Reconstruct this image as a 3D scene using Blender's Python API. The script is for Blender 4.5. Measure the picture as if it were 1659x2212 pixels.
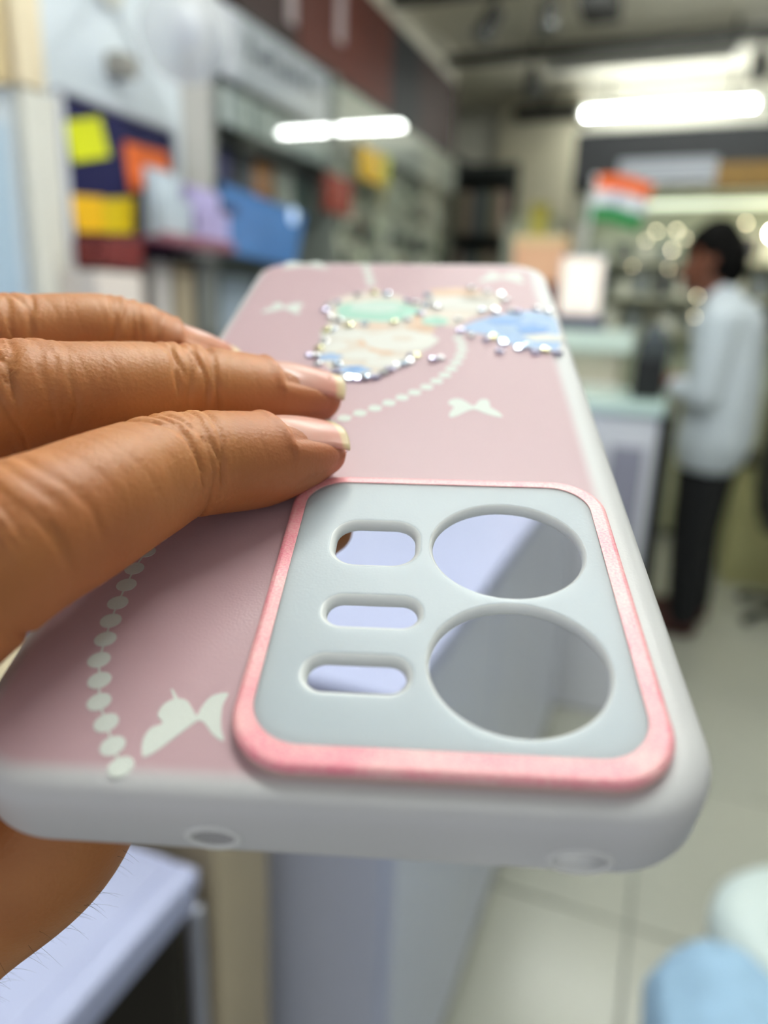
import bpy, bmesh, math, random
import numpy as np
from mathutils import Vector, Matrix, noise
from mathutils.geometry import tessellate_polygon

random.seed(7)
for o in list(bpy.data.objects):
    bpy.data.objects.remove(o, do_unlink=True)
S = bpy.context.scene
COL = S.collection
MM = 0.001

# ------------------------------------------------------------------ camera
FPX, CX, CY = 1560.0, 829.5, 1106.0
YAW, PITCH, ROLL = math.radians(21.42), math.radians(15.7), 0.035
CAM = Vector((0, 0, 1.30))
fh = Vector((-math.sin(YAW), math.cos(YAW), 0))
r0 = Vector((math.cos(YAW), math.sin(YAW), 0))
fw = fh * math.cos(PITCH) - Vector((0, 0, 1)) * math.sin(PITCH)
u0 = fh * math.sin(PITCH) + Vector((0, 0, 1)) * math.cos(PITCH)
cr = r0 * math.cos(ROLL) + u0 * math.sin(ROLL)
cu = u0 * math.cos(ROLL) - r0 * math.sin(ROLL)
CM = Matrix(((cr.x, cu.x, -fw.x, CAM.x), (cr.y, cu.y, -fw.y, CAM.y), (cr.z, cu.z, -fw.z, CAM.z), (0, 0, 0, 1)))
cd = bpy.data.cameras.new('camera')
cam = bpy.data.objects.new('camera', cd)
COL.objects.link(cam)
cam.matrix_world = CM
cd.sensor_fit = 'VERTICAL'
cd.sensor_height = 36.0
cd.sensor_width = 27.0
cd.lens = 36.0 * FPX / 2212.0
cd.clip_start = 0.005
cd.clip_end = 60
cd.dof.use_dof = True
cd.dof.focus_distance = 0.096
cd.dof.aperture_fstop = cd.lens / 2.75
S.camera = cam

# ------------------------------------------------------------------ world: daylight from the open shop front behind the camera
w = bpy.data.worlds.new('daylight')
S.world = w
w.use_nodes = True
w.node_tree.nodes['Background'].inputs[0].default_value = (0.90, 0.94, 1.0, 1)
w.node_tree.nodes['Background'].inputs[1].default_value = 0.62
S.view_settings.view_transform = 'Standard'
S.view_settings.look = 'None'
S.view_settings.gamma = 1
S.view_settings.use_curve_mapping = False
S.view_settings.exposure = -0.16
TUBE_POWER = 58.0
S.cycles.max_bounces = 5
S.cycles.diffuse_bounces = 3
S.cycles.glossy_bounces = 3
S.cycles.transmission_bounces = 4


# ------------------------------------------------------------------ helpers
def at(px, py, ax, v):
    d = cr * ((px - CX) / FPX) - cu * ((py - CY) / FPX) + fw
    s = (v - CAM[ax]) / d[ax]
    return CAM + d * s


def lin(c):
    return tuple(((x / 255) / 12.92 if x / 255 <= .04045 else ((x / 255 + .055) / 1.055) ** 2.4) for x in c)


MATS = {}


def mat(name, rgb, rough=.55, metal=0, var=.06, scale=8.0, spec=.4, trans=0, emit=0, bump=0, bscale=200, sss=0, coat=0):
    if name in MATS:
        return MATS[name]
    m = bpy.data.materials.new(name)
    m.use_nodes = True
    nt = m.node_tree
    b = nt.nodes['Principled BSDF']
    c = lin(rgb)
    b.inputs['Roughness'].default_value = rough
    b.inputs['Metallic'].default_value = metal
    b.inputs['Specular IOR Level'].default_value = spec
    b.inputs['Transmission Weight'].default_value = trans
    b.inputs['Coat Weight'].default_value = coat
    if sss:
        b.inputs['Subsurface Weight'].default_value = sss
        b.inputs['Subsurface Radius'].default_value = (1, 1, 1)
        b.inputs['Subsurface Scale'].default_value = .002
    tc = nt.nodes.new('ShaderNodeTexCoord')
    nz = nt.nodes.new('ShaderNodeTexNoise')
    nz.inputs['Scale'].default_value = scale
    nz.inputs['Detail'].default_value = 1
    nt.links.new(tc.outputs['Object'], nz.inputs['Vector'])
    mx = nt.nodes.new('ShaderNodeMix')
    mx.data_type = 'RGBA'
    mx.inputs[6].default_value = tuple(x * (1 - var) for x in c) + (1,)
    mx.inputs[7].default_value = tuple(min(1, x * (1 + var)) for x in c) + (1,)
    nt.links.new(nz.outputs['Fac'], mx.inputs[0])
    nt.links.new(mx.outputs[2], b.inputs['Base Color'])
    if emit:
        b.inputs['Emission Color'].default_value = c + (1,)
        b.inputs['Emission Strength'].default_value = emit
    if bump:
        n2 = nt.nodes.new('ShaderNodeTexNoise')
        n2.inputs['Scale'].default_value = bscale
        nt.links.new(tc.outputs['Object'], n2.inputs['Vector'])
        bp = nt.nodes.new('ShaderNodeBump')
        bp.inputs['Strength'].default_value = bump
        bp.inputs['Distance'].default_value = .001
        nt.links.new(n2.outputs['Fac'], bp.inputs['Height'])
        nt.links.new(bp.outputs['Normal'], b.inputs['Normal'])
    MATS[name] = m
    return m


def mesh(name, verts, faces, m, parent=None, smooth=True):
    me = bpy.data.meshes.new(name)
    me.from_pydata([tuple(v) for v in verts], [], [tuple(f) for f in faces])
    me.update()
    o = bpy.data.objects.new(name, me)
    COL.objects.link(o)
    if m:
        me.materials.append(m)
    if smooth and len(me.polygons):
        me.polygons.foreach_set('use_smooth', [True] * len(me.polygons))
    if parent:
        o.parent = parent
    return o


def frombm(name, bm, m, parent=None, smooth=False):
    bmesh.ops.recalc_face_normals(bm, faces=bm.faces)
    me = bpy.data.meshes.new(name)
    bm.to_mesh(me)
    bm.free()
    o = bpy.data.objects.new(name, me)
    COL.objects.link(o)
    if m:
        me.materials.append(m)
    if smooth:
        me.polygons.foreach_set('use_smooth', [True] * len(me.polygons))
    if parent:
        o.parent = parent
    return o


def thing(name, label, cat, loc=(0, 0, 0), rotz=0, group=None):
    o = bpy.data.objects.new(name, None)
    o.empty_display_size = .05
    COL.objects.link(o)
    o.location = loc
    o.rotation_euler = (0, 0, rotz)
    return tag(o, label, cat, group)


def tag(o, label, cat, group=None):
    o['label'] = label
    o['category'] = cat
    if group:
        o['group'] = group
    return o


def struct(o, label=None):
    o['kind'] = 'structure'
    if label:
        o['label'] = label
    return o


def box(name, lo, hi, m, parent=None, bev=.004):
    bm = bmesh.new()
    bmesh.ops.create_cube(bm, size=1)
    lo, hi = Vector(lo), Vector(hi)
    for v in bm.verts:
        v.co = Vector(((lo.x + hi.x) / 2 + v.co.x * (hi.x - lo.x), (lo.y + hi.y) / 2 + v.co.y * (hi.y - lo.y), (lo.z + hi.z) / 2 + v.co.z * (hi.z - lo.z)))
    b = min(bev, .3 * min(abs(hi.x - lo.x), abs(hi.y - lo.y), abs(hi.z - lo.z)))
    if b > 0:
        bmesh.ops.bevel(bm, geom=bm.edges[:], offset=b, segments=2, affect='EDGES', profile=.5)
    return frombm(name, bm, m, parent)


def cyl(name, p0, p1, ra, rb, m, parent=None, seg=20, caps=True):
    p0, p1 = Vector(p0), Vector(p1)
    d = p1 - p0
    bm = bmesh.new()
    bmesh.ops.create_cone(bm, cap_ends=caps, segments=seg, radius1=ra, radius2=rb, depth=d.length)
    mt = Matrix.Translation((p0 + p1) / 2) @ d.to_track_quat('Z', 'Y').to_matrix().to_4x4()
    bmesh.ops.transform(bm, matrix=mt, verts=bm.verts)
    return frombm(name, bm, m, parent, smooth=False)


def ball(name, c, r, m, parent=None, sc=(1, 1, 1), sub=3):
    bm = bmesh.new()
    bmesh.ops.create_icosphere(bm, subdivisions=sub, radius=r)
    for v in bm.verts:
        v.co = Vector((v.co.x * sc[0], v.co.y * sc[1], v.co.z * sc[2])) + Vector(c)
    return frombm(name, bm, m, parent, smooth=True)


def remeshed(name, bm, voxel, m, parent=None, smooth_it=2):
    """Union of closed overlapping pieces into one continuous skin."""
    bmesh.ops.recalc_face_normals(bm, faces=bm.faces)
    me = bpy.data.meshes.new(name + '_src')
    bm.to_mesh(me)
    bm.free()
    t = bpy.data.objects.new(name + '_src', me)
    COL.objects.link(t)
    md = t.modifiers.new('r', 'REMESH')
    md.mode = 'VOXEL'
    md.voxel_size = voxel
    md.use_smooth_shade = True
    if smooth_it:
        sm = t.modifiers.new('s', 'SMOOTH')
        sm.factor = .5
        sm.iterations = smooth_it
    dg = bpy.context.evaluated_depsgraph_get()
    me2 = bpy.data.meshes.new_from_object(t.evaluated_get(dg))
    bpy.data.objects.remove(t, do_unlink=True)
    bpy.data.meshes.remove(me)
    me2.name = name
    o = bpy.data.objects.new(name, me2)
    COL.objects.link(o)
    me2.materials.clear()
    if m:
        me2.materials.append(m)
    me2.polygons.foreach_set('use_smooth', [True] * len(me2.polygons))
    if parent:
        o.parent = parent
    return o


def capsule(bm, p0, ra, p1, rb, sub=2):
    b2 = bmesh.new()
    for p, r in ((p0, ra), (p1, rb)):
        g = bmesh.ops.create_icosphere(b2, subdivisions=sub, radius=r)
        bmesh.ops.translate(b2, verts=g['verts'], vec=Vector(p))
    h = bmesh.ops.convex_hull(b2, input=b2.verts)
    kill = [e for e in h['geom_interior'] if isinstance(e, bmesh.types.BMVert)]
    bmesh.ops.delete(b2, geom=kill, context='VERTS')
    t = bpy.data.meshes.new('t')
    b2.to_mesh(t)
    b2.free()
    bm.from_mesh(t)
    bpy.data.meshes.remove(t)


def chain(bm, pts):
    for a, b in zip(pts, pts[1:]):
        capsule(bm, a[0], a[1], b[0], b[1])


# ------------------------------------------------------------------ room shell
XW, YB, ZC = -2.0, 6.40, 2.92
M_wall = mat('wall_paint', (205, 203, 190), .7, var=.03)
M_ceil = mat('ceiling_paint', (222, 217, 202), .8, var=.04, scale=2)
M_white = mat('white_laminate', (226, 228, 236), .35, var=.02)
M_black = mat('black_plastic', (22, 23, 24), .5)
M_cream = mat('cream_panel', (226, 208, 172), .6, var=.05)


def floor_mat():
    m = bpy.data.materials.new('floor_tile')
    m.use_nodes = True
    nt = m.node_tree
    b = nt.nodes['Principled BSDF']
    tc = nt.nodes.new('ShaderNodeTexCoord')
    n = nt.nodes.new('ShaderNodeTexNoise')
    n.inputs['Scale'].default_value = 1.6
    n.inputs['Detail'].default_value = 6
    r = nt.nodes.new('ShaderNodeValToRGB')
    r.color_ramp.elements[0].color = lin((168, 170, 160)) + (1,)
    r.color_ramp.elements[1].color = lin((190, 190, 178)) + (1,)
    nt.links.new(tc.outputs['Object'], n.inputs['Vector'])
    nt.links.new(n.outputs['Fac'], r.inputs['Fac'])
    nt.links.new(r.outputs['Color'], b.inputs['Base Color'])
    b.inputs['Roughness'].default_value = .22
    return m


M_floor = floor_mat()
M_grout = mat('grout', (120, 122, 118), .8)
fl = struct(box('floor', (XW, -1.2, -.06), (3.2, YB, -.006), M_grout, bev=0), 'pale grey tiled shop floor')
TS = .6
tile_me = None
for i in range(-4, 6):
    for j in range(-1, 11):
        x0, y0 = i * TS + .06, j * TS + .22
        if x0 < XW or y0 + TS > YB + .2 or x0 > 2.6:
            continue
        if tile_me is None:
            t = box('tile', (.003, .003, -.012), (TS - .003, TS - .003, 0), M_floor, fl, .002)
            tile_me = t.data
        else:
            t = bpy.data.objects.new('tile', tile_me)
            COL.objects.link(t)
            t.parent = fl
        t.location = (x0, y0, 0)
struct(box('wall_left', (XW - .1, -1.2, 0), (XW, YB, ZC), M_wall, bev=0), 'off-white left wall of the shop')
struct(box('wall_back', (XW - .1, YB, 0), (3.3, YB + .1, ZC), M_wall, bev=0), 'off-white back wall of the shop')
struct(box('wall_right', (3.2, -1.2, 0), (3.3, YB, ZC), M_wall, bev=0), 'off-white right wall of the shop')
struct(box('ceiling', (XW - .1, -1.2, ZC), (3.3, YB + .1, ZC + .1), M_ceil, bev=0), 'beige ceiling of the shop')

# ------------------------------------------------------------------ ceiling tube lamps
M_tube = mat('tube_glow', (250, 255, 250), .4, emit=TUBE_POWER, var=0)
M_batten = mat('batten_white', (214, 214, 206), .4)


def tube_lamp(x0, x1, y, z, label, twin=0):
    t = thing('tube_light', label, 'tube light', ((x0 + x1) / 2, y, z), 0, 'ceiling tube lights')
    h = (x1 - x0) / 2
    box('housing', (-h, -.022, .03), (h, .012 + .05 * twin, .07), M_batten, t)
    cyl('tube', (-h + .03, -.012, 0), (h - .03, -.012, 0), .022, .022, M_tube, t, 16)
    for k in range(twin):
        cyl('tube', (-h + .03, .04 + .05 * k, 0), (h - .03, .04 + .05 * k, 0), .022, .022, M_tube, t, 16)
    for s in (-1, 1):
        box('end_cap', (s * h - .018, -.04, -.03), (s * h + .018, .03 + .05 * twin, .05), M_batten, t)
        cyl('hanger', (s * h * .7, .01, .07), (s * h * .7, .01, ZC - z), .008, .008, M_black, t, 8)
    return t


a = at(1258, 252, 2, 2.70)
b = at(1642, 222, 2, 2.70)
tube_lamp(a.x, b.x, (a.y + b.y) / 2, 2.70, 'bright white tube light hanging before the dark back soffit')
tube_lamp(-.75, .45, 3.75, 2.78, 'tube light on the ceiling above the standing man')
tube_lamp(-.7, .5, .80, 2.78, 'tube light on the ceiling above the phone case', 2)
tube_lamp(-.8, .4, 2.3, 2.78, 'unseen tube light added above the service counter to brighten the wall rack')  # out-of-view lamp added to brighten the wall rack
tube_lamp(.9, 2.1, 2.7, 2.78, 'tube light on the ceiling over the right side of the shop')

# ------------------------------------------------------------------ phone case (local frame in mm: x across, y away, z out of the back)
CR = ((0.997682, 0.067068, -0.011507), (0.030145, -0.587208, -0.808874), (-0.061007, 0.806653, -0.587869))
CT = (-0.5693, -20.812, 132.5631)
_loc = Matrix(((CR[0][0], CR[0][1], CR[0][2], CT[0] * MM), (-CR[1][0], -CR[1][1], -CR[1][2], -CT[1] * MM),
               (-CR[2][0], -CR[2][1], -CR[2][2], -CT[2] * MM), (0, 0, 0, 1)))
CASE_M = CM @ _loc


def onc(px, py, z=0.0):
    """photo pixel -> point of the case's back at height z (mm, local)"""
    d = np.array([(px - CX) / FPX, (py - CY) / FPX, 1.0])
    R = np.array(CR)
    a = R.T @ d
    b = R.T @ np.array(CT)
    q = a * ((z + b[2]) / a[2]) - b
    return Vector((q[0], q[1], z))


def rrect(x0, x1, y0, y1, r, n=14, near=0):
    """rounded rectangle, CCW: list of (point, outward normal); near = extra points along the near edge"""
    out = []
    for cx_, cy_, a0 in ((x1 - r, y1 - r, 0), (x0 + r, y1 - r, 90), (x0 + r, y0 + r, 180), (x1 - r, y0 + r, 270)):
        for k in range(n + 1):
            a_ = math.radians(a0 + 90 * k / n)
            nn = Vector((math.cos(a_), math.sin(a_)))
            out.append((Vector((cx_, cy_)) + nn * r, nn))
        if a0 == 180 and near:
            for k in range(1, near):
                out.append((Vector((x0 + r + (x1 - x0 - 2 * r) * k / near, y0)), Vector((0, -1))))
    return out


def circ(cx_, cy_, r, ry, n=72):
    return [(Vector((cx_ + r * math.cos(2 * math.pi * k / n), cy_ + ry * math.sin(2 * math.pi * k / n))),
             Vector((math.cos(2 * math.pi * k / n), math.sin(2 * math.pi * k / n)))) for k in range(n)]


def plate(name, outer, holes, prof_o, prof_h, m, parent, floor_z=True):
    """solid plate; prof = [(inset into the material, z)...] walked from the top face to the bottom face"""
    V, F = [], []

    def rings(loop, prof, sgn):
        ids = []
        for ins, z in prof:
            ids.append([len(V) + k for k in range(len(loop))])
            for p, n in loop:
                q = p - n * ins * sgn
                V.append(Vector((q.x, q.y, z)) * MM)
        L = len(loop)
        for A, B in zip(ids, ids[1:]):
            for k in range(L):
                k2 = (k + 1) % L
                F.append((A[k], B[k], B[k2], A[k2]) if sgn > 0 else (A[k], A[k2], B[k2], B[k]))
        return ids[0], ids[-1]

    T, B = [], []
    t_, b_ = rings(outer, prof_o, 1)
    T.append(t_)
    B.append(b_)
    for h in holes:
        t_, b_ = rings(h, prof_h[len(h)] if isinstance(prof_h, dict) else prof_h, -1)
        T.append(t_)
        B.append(b_)
    for loops, up in ((T, True), (B, False)):
        idx = [i for l in loops for i in l]
        tri = tessellate_polygon([[Vector((V[i].x, V[i].y, 0)) * 1000 for i in l] for l in loops])
        for t3 in tri:
            f_ = [idx[k] for k in t3]
            n = (V[f_[1]] - V[f_[0]]).cross(V[f_[2]] - V[f_[0]])
            if (n.z > 0) != up:
                f_.reverse()
            F.append(tuple(f_))
    o = mesh(name, V, F, m, parent, smooth=True)
    for p_ in o.data.polygons:
        if len(p_.vertices) == 3:
            p_.use_smooth = False
    return o


def frosted(name, rgb, pink=None, trans=.35, rough=.42, grain=.25, sss=0):
    """frosted soft plastic: diffuse + light passing through + satin sheen; the pink print fades into the clear rim"""
    m = bpy.data.materials.new(name)
    m.use_nodes = True
    nt = m.node_tree
    L = nt.links
    b = nt.nodes['Principled BSDF']
    out = nt.nodes['Material Output']
    tc = nt.nodes.new('ShaderNodeTexCoord')
    b.inputs['Roughness'].default_value = rough
    b.inputs['Specular IOR Level'].default_value = .5
    if sss:
        b.inputs['Subsurface Weight'].default_value = sss
        b.inputs['Subsurface Radius'].default_value = (1, 1, 1)
        b.inputs['Subsurface Scale'].default_value = .004
    tl = nt.nodes.new('ShaderNodeBsdfTranslucent')
    col = nt.nodes.new('ShaderNodeMix')
    col.data_type = 'RGBA'
    col.inputs[6].default_value = lin(rgb) + (1,)
    col.inputs[7].default_value = lin(pink or rgb) + (1,)
    col.inputs[0].default_value = 0
    if pink:
        sp = nt.nodes.new('ShaderNodeSeparateXYZ')
        L.new(tc.outputs['Object'], sp.inputs[0])

        def mth(op, a_, b_=None):
            n = nt.nodes.new('ShaderNodeMath')
            n.operation = op
            for i, v in enumerate((a_, b_)):
                if v is None:
                    continue
                if isinstance(v, (int, float)):
                    n.inputs[i].default_value = v
                else:
                    L.new(v, n.inputs[i])
            return n.outputs[0]
        # signed distance to a rounded box = the printed area
        qx = mth('SUBTRACT', mth('ABSOLUTE', mth('ADD', sp.outputs[0], .0012)), .0355 - .007)
        qy = mth('SUBTRACT', mth('ABSOLUTE', sp.outputs[1]), .0794 - .007)
        mxx, mxy = mth('MAXIMUM', qx, 0), mth('MAXIMUM', qy, 0)
        d = mth('SUBTRACT', mth('SQRT', mth('ADD', mth('MULTIPLY', mxx, mxx), mth('MULTIPLY', mxy, mxy))), .007)
        mr = nt.nodes.new('ShaderNodeMapRange')
        mr.interpolation_type = 'SMOOTHSTEP'
        mr.inputs[1].default_value = .0008
        mr.inputs[2].default_value = -.0016
        L.new(d, mr.inputs[0])
        up = nt.nodes.new('ShaderNodeMapRange')
        up.inputs[1].default_value = -.0006
        up.inputs[2].default_value = -.0002
        L.new(sp.outputs[2], up.inputs[0])
        L.new(mth('MULTIPLY', mr.outputs[0], up.outputs[0]), col.inputs[0])
    nz = nt.nodes.new('ShaderNodeTexNoise')
    nz.inputs['Scale'].default_value = 3200
    nz.inputs['Detail'].default_value = 0
    L.new(tc.outputs['Object'], nz.inputs['Vector'])
    bp = nt.nodes.new('ShaderNodeBump')
    bp.inputs['Strength'].default_value = grain
    bp.inputs['Distance'].default_value = .0001
    L.new(nz.outputs['Fac'], bp.inputs['Height'])
    L.new(bp.outputs['Normal'], b.inputs['Normal'])
    L.new(col.outputs[2], b.inputs['Base Color'])
    L.new(col.outputs[2], tl.inputs['Color'])
    mx = nt.nodes.new('ShaderNodeMixShader')
    mx.inputs[0].default_value = trans
    L.new(b.outputs[0], mx.inputs[1])
    L.new(tl.outputs[0], mx.inputs[2])
    L.new(mx.outputs[0], out.inputs['Surface'])
    return m


def glitter(name, c1, c2, scale=2600, rough=.35):
    m = bpy.data.materials.new(name)
    m.use_nodes = True
    nt = m.node_tree
    b = nt.nodes['Principled BSDF']
    tc = nt.nodes.new('ShaderNodeTexCoord')
    mp = nt.nodes.new('ShaderNodeMapping')
    mp.inputs['Scale'].default_value = (1, 1.6, 1)
    n = nt.nodes.new('ShaderNodeTexNoise')
    n.inputs['Scale'].default_value = scale
    n.inputs['Detail'].default_value = 2
    n3 = nt.nodes.new('ShaderNodeTexNoise')
    n3.inputs['Scale'].default_value = 160
    r = nt.nodes.new('ShaderNodeValToRGB')
    r.color_ramp.elements[0].position = .36
    r.color_ramp.elements[1].position = .66
    r.color_ramp.elements[0].color = lin(c1) + (1,)
    r.color_ramp.elements[1].color = lin(c2) + (1,)
    ad = nt.nodes.new('ShaderNodeMix')
    ad.inputs[0].default_value = .45
    nt.links.new(tc.outputs['Object'], mp.inputs['Vector'])
    nt.links.new(mp.outputs[0], n.inputs['Vector'])
    nt.links.new(tc.outputs['Object'], n3.inputs['Vector'])
    nt.links.new(n.outputs['Fac'], ad.inputs[2])
    nt.links.new(n3.outputs['Fac'], ad.inputs[3])
    nt.links.new(ad.outputs[0], r.inputs['Fac'])
    nt.links.new(r.outputs['Color'], b.inputs['Base Color'])
    bp = nt.nodes.new('ShaderNodeBump')
    bp.inputs['Strength'].default_value = .5
    bp.inputs['Distance'].default_value = .00012
    nt.links.new(n.outputs['Fac'], bp.inputs['Height'])
    nt.links.new(bp.outputs['Normal'], b.inputs['Normal'])
    b.inputs['Roughness'].default_value = rough
    b.inputs['Specular IOR Level'].default_value = .6
    return m


M_case = frosted('frosted_case', (236, 236, 236), (220, 184, 191), .30, .38, .25)
M_panel = frosted('frosted_panel', (192, 202, 209), None, .16, .4, .12, 1.0)
M_ring = glitter('pink_ring_print', (244, 140, 158), (255, 204, 200))
M_print = frosted('white_print', (226, 232, 224), None, .12, .5, .35)

case = thing('phone_case', 'frosted pink phone case with white butterflies, rhinestones and a camera cutout', 'phone case')
case.matrix_world = CASE_M

RO = (-10.2, 34.3, -79.0, -28.2)      # pink ring, outside
RI = (-8.2, 32.0, -76.2, -30.0)       # pink ring, inside
outer = rrect(-38.5, 38.5, -82, 82, 10.5, 18, 56)
hole = rrect(RO[0] + 1.0, RO[1] - 1.0, RO[2] + 1.0, RO[3] - 1.0, 6.5)
prof_o = [(3.0, 0), (2.4, -.05), (1.8, -.2), (1.25, -.46), (.75, -.86), (.35, -1.4), (.1, -2.1), (0, -3.0), (0, -4.2), (0, -7.6), (.1, -8.0),
          (.35, -8.6), (.6, -9.1), (.9, -9.3), (1.3, -9.3), (1.7, -9.0), (1.75, -8), (1.7, -5), (1.75, -3.2), (2.2, -2.3), (3.0, -1.75), (4.2, -1.6)]
prof_h = [(0, 0), (0, -1.6)]
body = plate('shell', outer, [hole], prof_o, prof_h, M_case, case)
# the two port openings in the near end wall
bm = bmesh.new()
PORTS = [(-10.7, -5.9, 2.3, 1.35, -6), (24.7, -6.3, 2.7, 1.5, 0)]
for px_, pz_, a_, b_, tw in PORTS:
    g = bmesh.ops.create_cone(bm, cap_ends=True, segments=40, radius1=1, radius2=1, depth=8)
    for v in g['verts']:
        v.co = Vector((px_ + v.co.x * a_, -82 + v.co.z, pz_ + v.co.y * b_)) * MM
cut = frombm('cut', bm, None)
cut.matrix_world = CASE_M
bpy.context.view_layer.update()
md = body.modifiers.new('b', 'BOOLEAN')
md.operation = 'DIFFERENCE'
md.object = cut
md.solver = 'EXACT'
dg = bpy.context.evaluated_depsgraph_get()
nm = bpy.data.meshes.new_from_object(body.evaluated_get(dg))
body.modifiers.clear()
body.data = nm
bpy.data.objects.remove(cut, do_unlink=True)
M_lip = frosted('clear_lip', (252, 252, 250), None, .25, .2, .02)
for px_, pz_, a_, b_, tw in PORTS:
    V, F = [], []
    n, k = 48, 12
    for i in range(n):
        t = 2 * math.pi * i / n
        for j in range(k):
            s = 2 * math.pi * j / k
            rr = .42 * math.cos(s)
            V.append(Vector((px_ + (a_ + .25 + rr) * math.cos(t), -82.05 - .22 * math.sin(s), pz_ + (b_ + .25 + rr) * math.sin(t))) * MM)
    for i in range(n):
        for j in range(k):
            F.append((i * k + j, ((i + 1) % n) * k + j, ((i + 1) % n) * k + (j + 1) % k, i * k + (j + 1) % k))
    o = mesh('port_lip', V, F, M_lip, case)
    o['label'] = 'raised clear lip around a port opening'

# camera ring and the frosted panel inside it
ringp = plate('camera_ring', rrect(*RO, 7.2), [rrect(*RI, 5.6)],
              [(.75, 1.5), (.4, 1.44), (.12, 1.2), (0, .85), (0, .1), (.1, -1.0)], [(.0, 1.5), (0, 1.42), (0, -1.0)], M_ring, case)
ringp.data.materials.append(frosted('ring_side', (236, 206, 196), None, .3, .4, .1))
for p_ in ringp.data.polygons:
    if p_.center.z < .0008:
        p_.material_index = 1
ringp['label'] = 'raised shiny pink frame around the camera panel'
holes = [circ(19.75, -44.3, 9.75, 9.4), circ(19.6, -64.6, 9.7, 9.3),
         rrect(-2.9, 7.7, -48.2, -39.8, 3.1, 10), rrect(-2.4, 8.4, -59.3, -54.9, 2.0, 10), rrect(-3.3, 7.5, -69.0, -64.6, 2.0, 10)]
big, small = holes[:2], holes[2:]
lip = [(1.0, 1.35), (.72, 1.32), (.48, 1.24), (.26, 1.1), (.1, .9), (.02, .6), (0, .2), (0, .0), (.2, -.2)]
lipb = [(.62, 1.35), (.45, 1.32), (.25, 1.2), (.08, .98), (0, .7), (0, .1), (.12, -.2)]
camp = plate('camera_panel', rrect(RI[0] - .05, RI[1] + .05, RI[2] - .05, RI[3] + .05, 5.6), big + small,
             [(0, 1.35), (0, -.2)], {72: lipb, 44: lip}, M_panel, case)
camp.data.materials.append(frosted('cutout_wall_lit', (236, 242, 242), None, .15, .35, .05, 1.0))  # walls coloured paler than the panel to imitate light scattering through its edge
for p_ in camp.data.polygons:
    if len(p_.vertices) == 4 and p_.center.z < .00133:
        p_.material_index = 1
camp['label'] = 'grey frosted camera panel with five cutouts'


# flat white print: beads, butterflies
def flat(name, pts, z, m, parent=case, th=.05):
    """thin printed patch with the outline pts (mm)"""
    n = len(pts)
    V = [Vector((p[0], p[1], z)) * MM for p in pts] + [Vector((p[0], p[1], z - th)) * MM for p in pts]
    area = sum(pts[i][0] * pts[(i + 1) % n][1] - pts[(i + 1) % n][0] * pts[i][1] for i in range(n))
    tri = tessellate_polygon([[Vector((p[0], p[1], 0)) for p in pts]])
    F = []
    for t3 in tri:
        a_, b_, c_ = t3
        nz_ = (V[b_] - V[a_]).cross(V[c_] - V[a_]).z
        F.append((a_, b_, c_) if nz_ > 0 else (a_, c_, b_))
    for i in range(n):
        j = (i + 1) % n
        F.append((i, i + n, j + n, j) if area > 0 else (i, j, j + n, i + n))
    return mesh(name, V, F, m, parent, smooth=False)


def smooth_loop(pts, sub=5):
    out = []
    n = len(pts)
    for i in range(n):
        p0, p1, p2, p3 = [Vector(pts[(i + k) % n][:2]) for k in (-1, 0, 1, 2)]
        for j in range(sub):
            t = j / sub
            out.append(.5 * ((2 * p1) + (p2 - p0) * t + (2 * p0 - 5 * p1 + 4 * p2 - p3) * t * t + (3 * p1 - p0 - 3 * p2 + p3) * t ** 3))
    return out


def catmull(pts, step):
    """open curve resampled at equal steps"""
    P = [Vector(p) for p in pts]
    P = [P[0] * 2 - P[1]] + P + [P[-1] * 2 - P[-2]]
    fine = []
    for i in range(1, len(P) - 2):
        p0, p1, p2, p3 = P[i - 1:i + 3]
        for j in range(40):
            t = j / 40
            fine.append(.5 * ((2 * p1) + (p2 - p0) * t + (2 * p0 - 5 * p1 + 4 * p2 - p3) * t * t + (3 * p1 - p0 - 3 * p2 + p3) * t ** 3))
    fine.append(P[-2])
    out, acc = [fine[0]], 0
    for a_, b_ in zip(fine, fine[1:]):
        acc += (b_ - a_).length
        if acc >= step:
            out.append(b_)
            acc = 0
    return out


BEADS = [(-19.8, -78.7), (-21.5, -76.4), (-23.2, -73.7), (-25.0, -71.1), (-26.1, -68.2), (-27.3, -65.3), (-27.8, -62.1), (-28.3, -59.1),
         (-28.6, -56.0), (-28.7, -52.7), (-28.8, -49.5), (-28.4, -46.0)]
link = catmull([(-28.4, -46.0), (-26, -36), (-21, -25), (-14, -15), (-6.2, -8.0), (-.8, -3.8), (4.1, .8), (8.6, 5.5), (12.2, 11.4), (14.6, 18.6),
                (15.3, 24.5), (14.2, 31)], 3.1)[1:]
tail = catmull([(-7.0, 63.0), (-8.0, 69.0), (-9.3, 76), (-10, 80.2)], 3.1)
allb = BEADS + [tuple(p) for p in link] + [tuple(p) for p in tail]
dots = None
for i, p in enumerate(allb):
    q = allb[min(i + 1, len(allb) - 1)]
    pr = allb[max(i - 1, 0)]
    ang = math.atan2(q[1] - pr[1], q[0] - pr[0])
    if dots is None:
        pts = [(1.28 * math.cos(t) * .92, 1.28 * math.sin(t)) for t in [2 * math.pi * k / 28 for k in range(28)]]
        o = flat('printed_bead', pts, .05, M_print)
        dots = o.data
    else:
        o = bpy.data.objects.new('printed_bead', dots)
        COL.objects.link(o)
        o.parent = case
    o.location = (p[0] * MM, p[1] * MM, 0)
    o.rotation_euler = (0, 0, ang)
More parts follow.
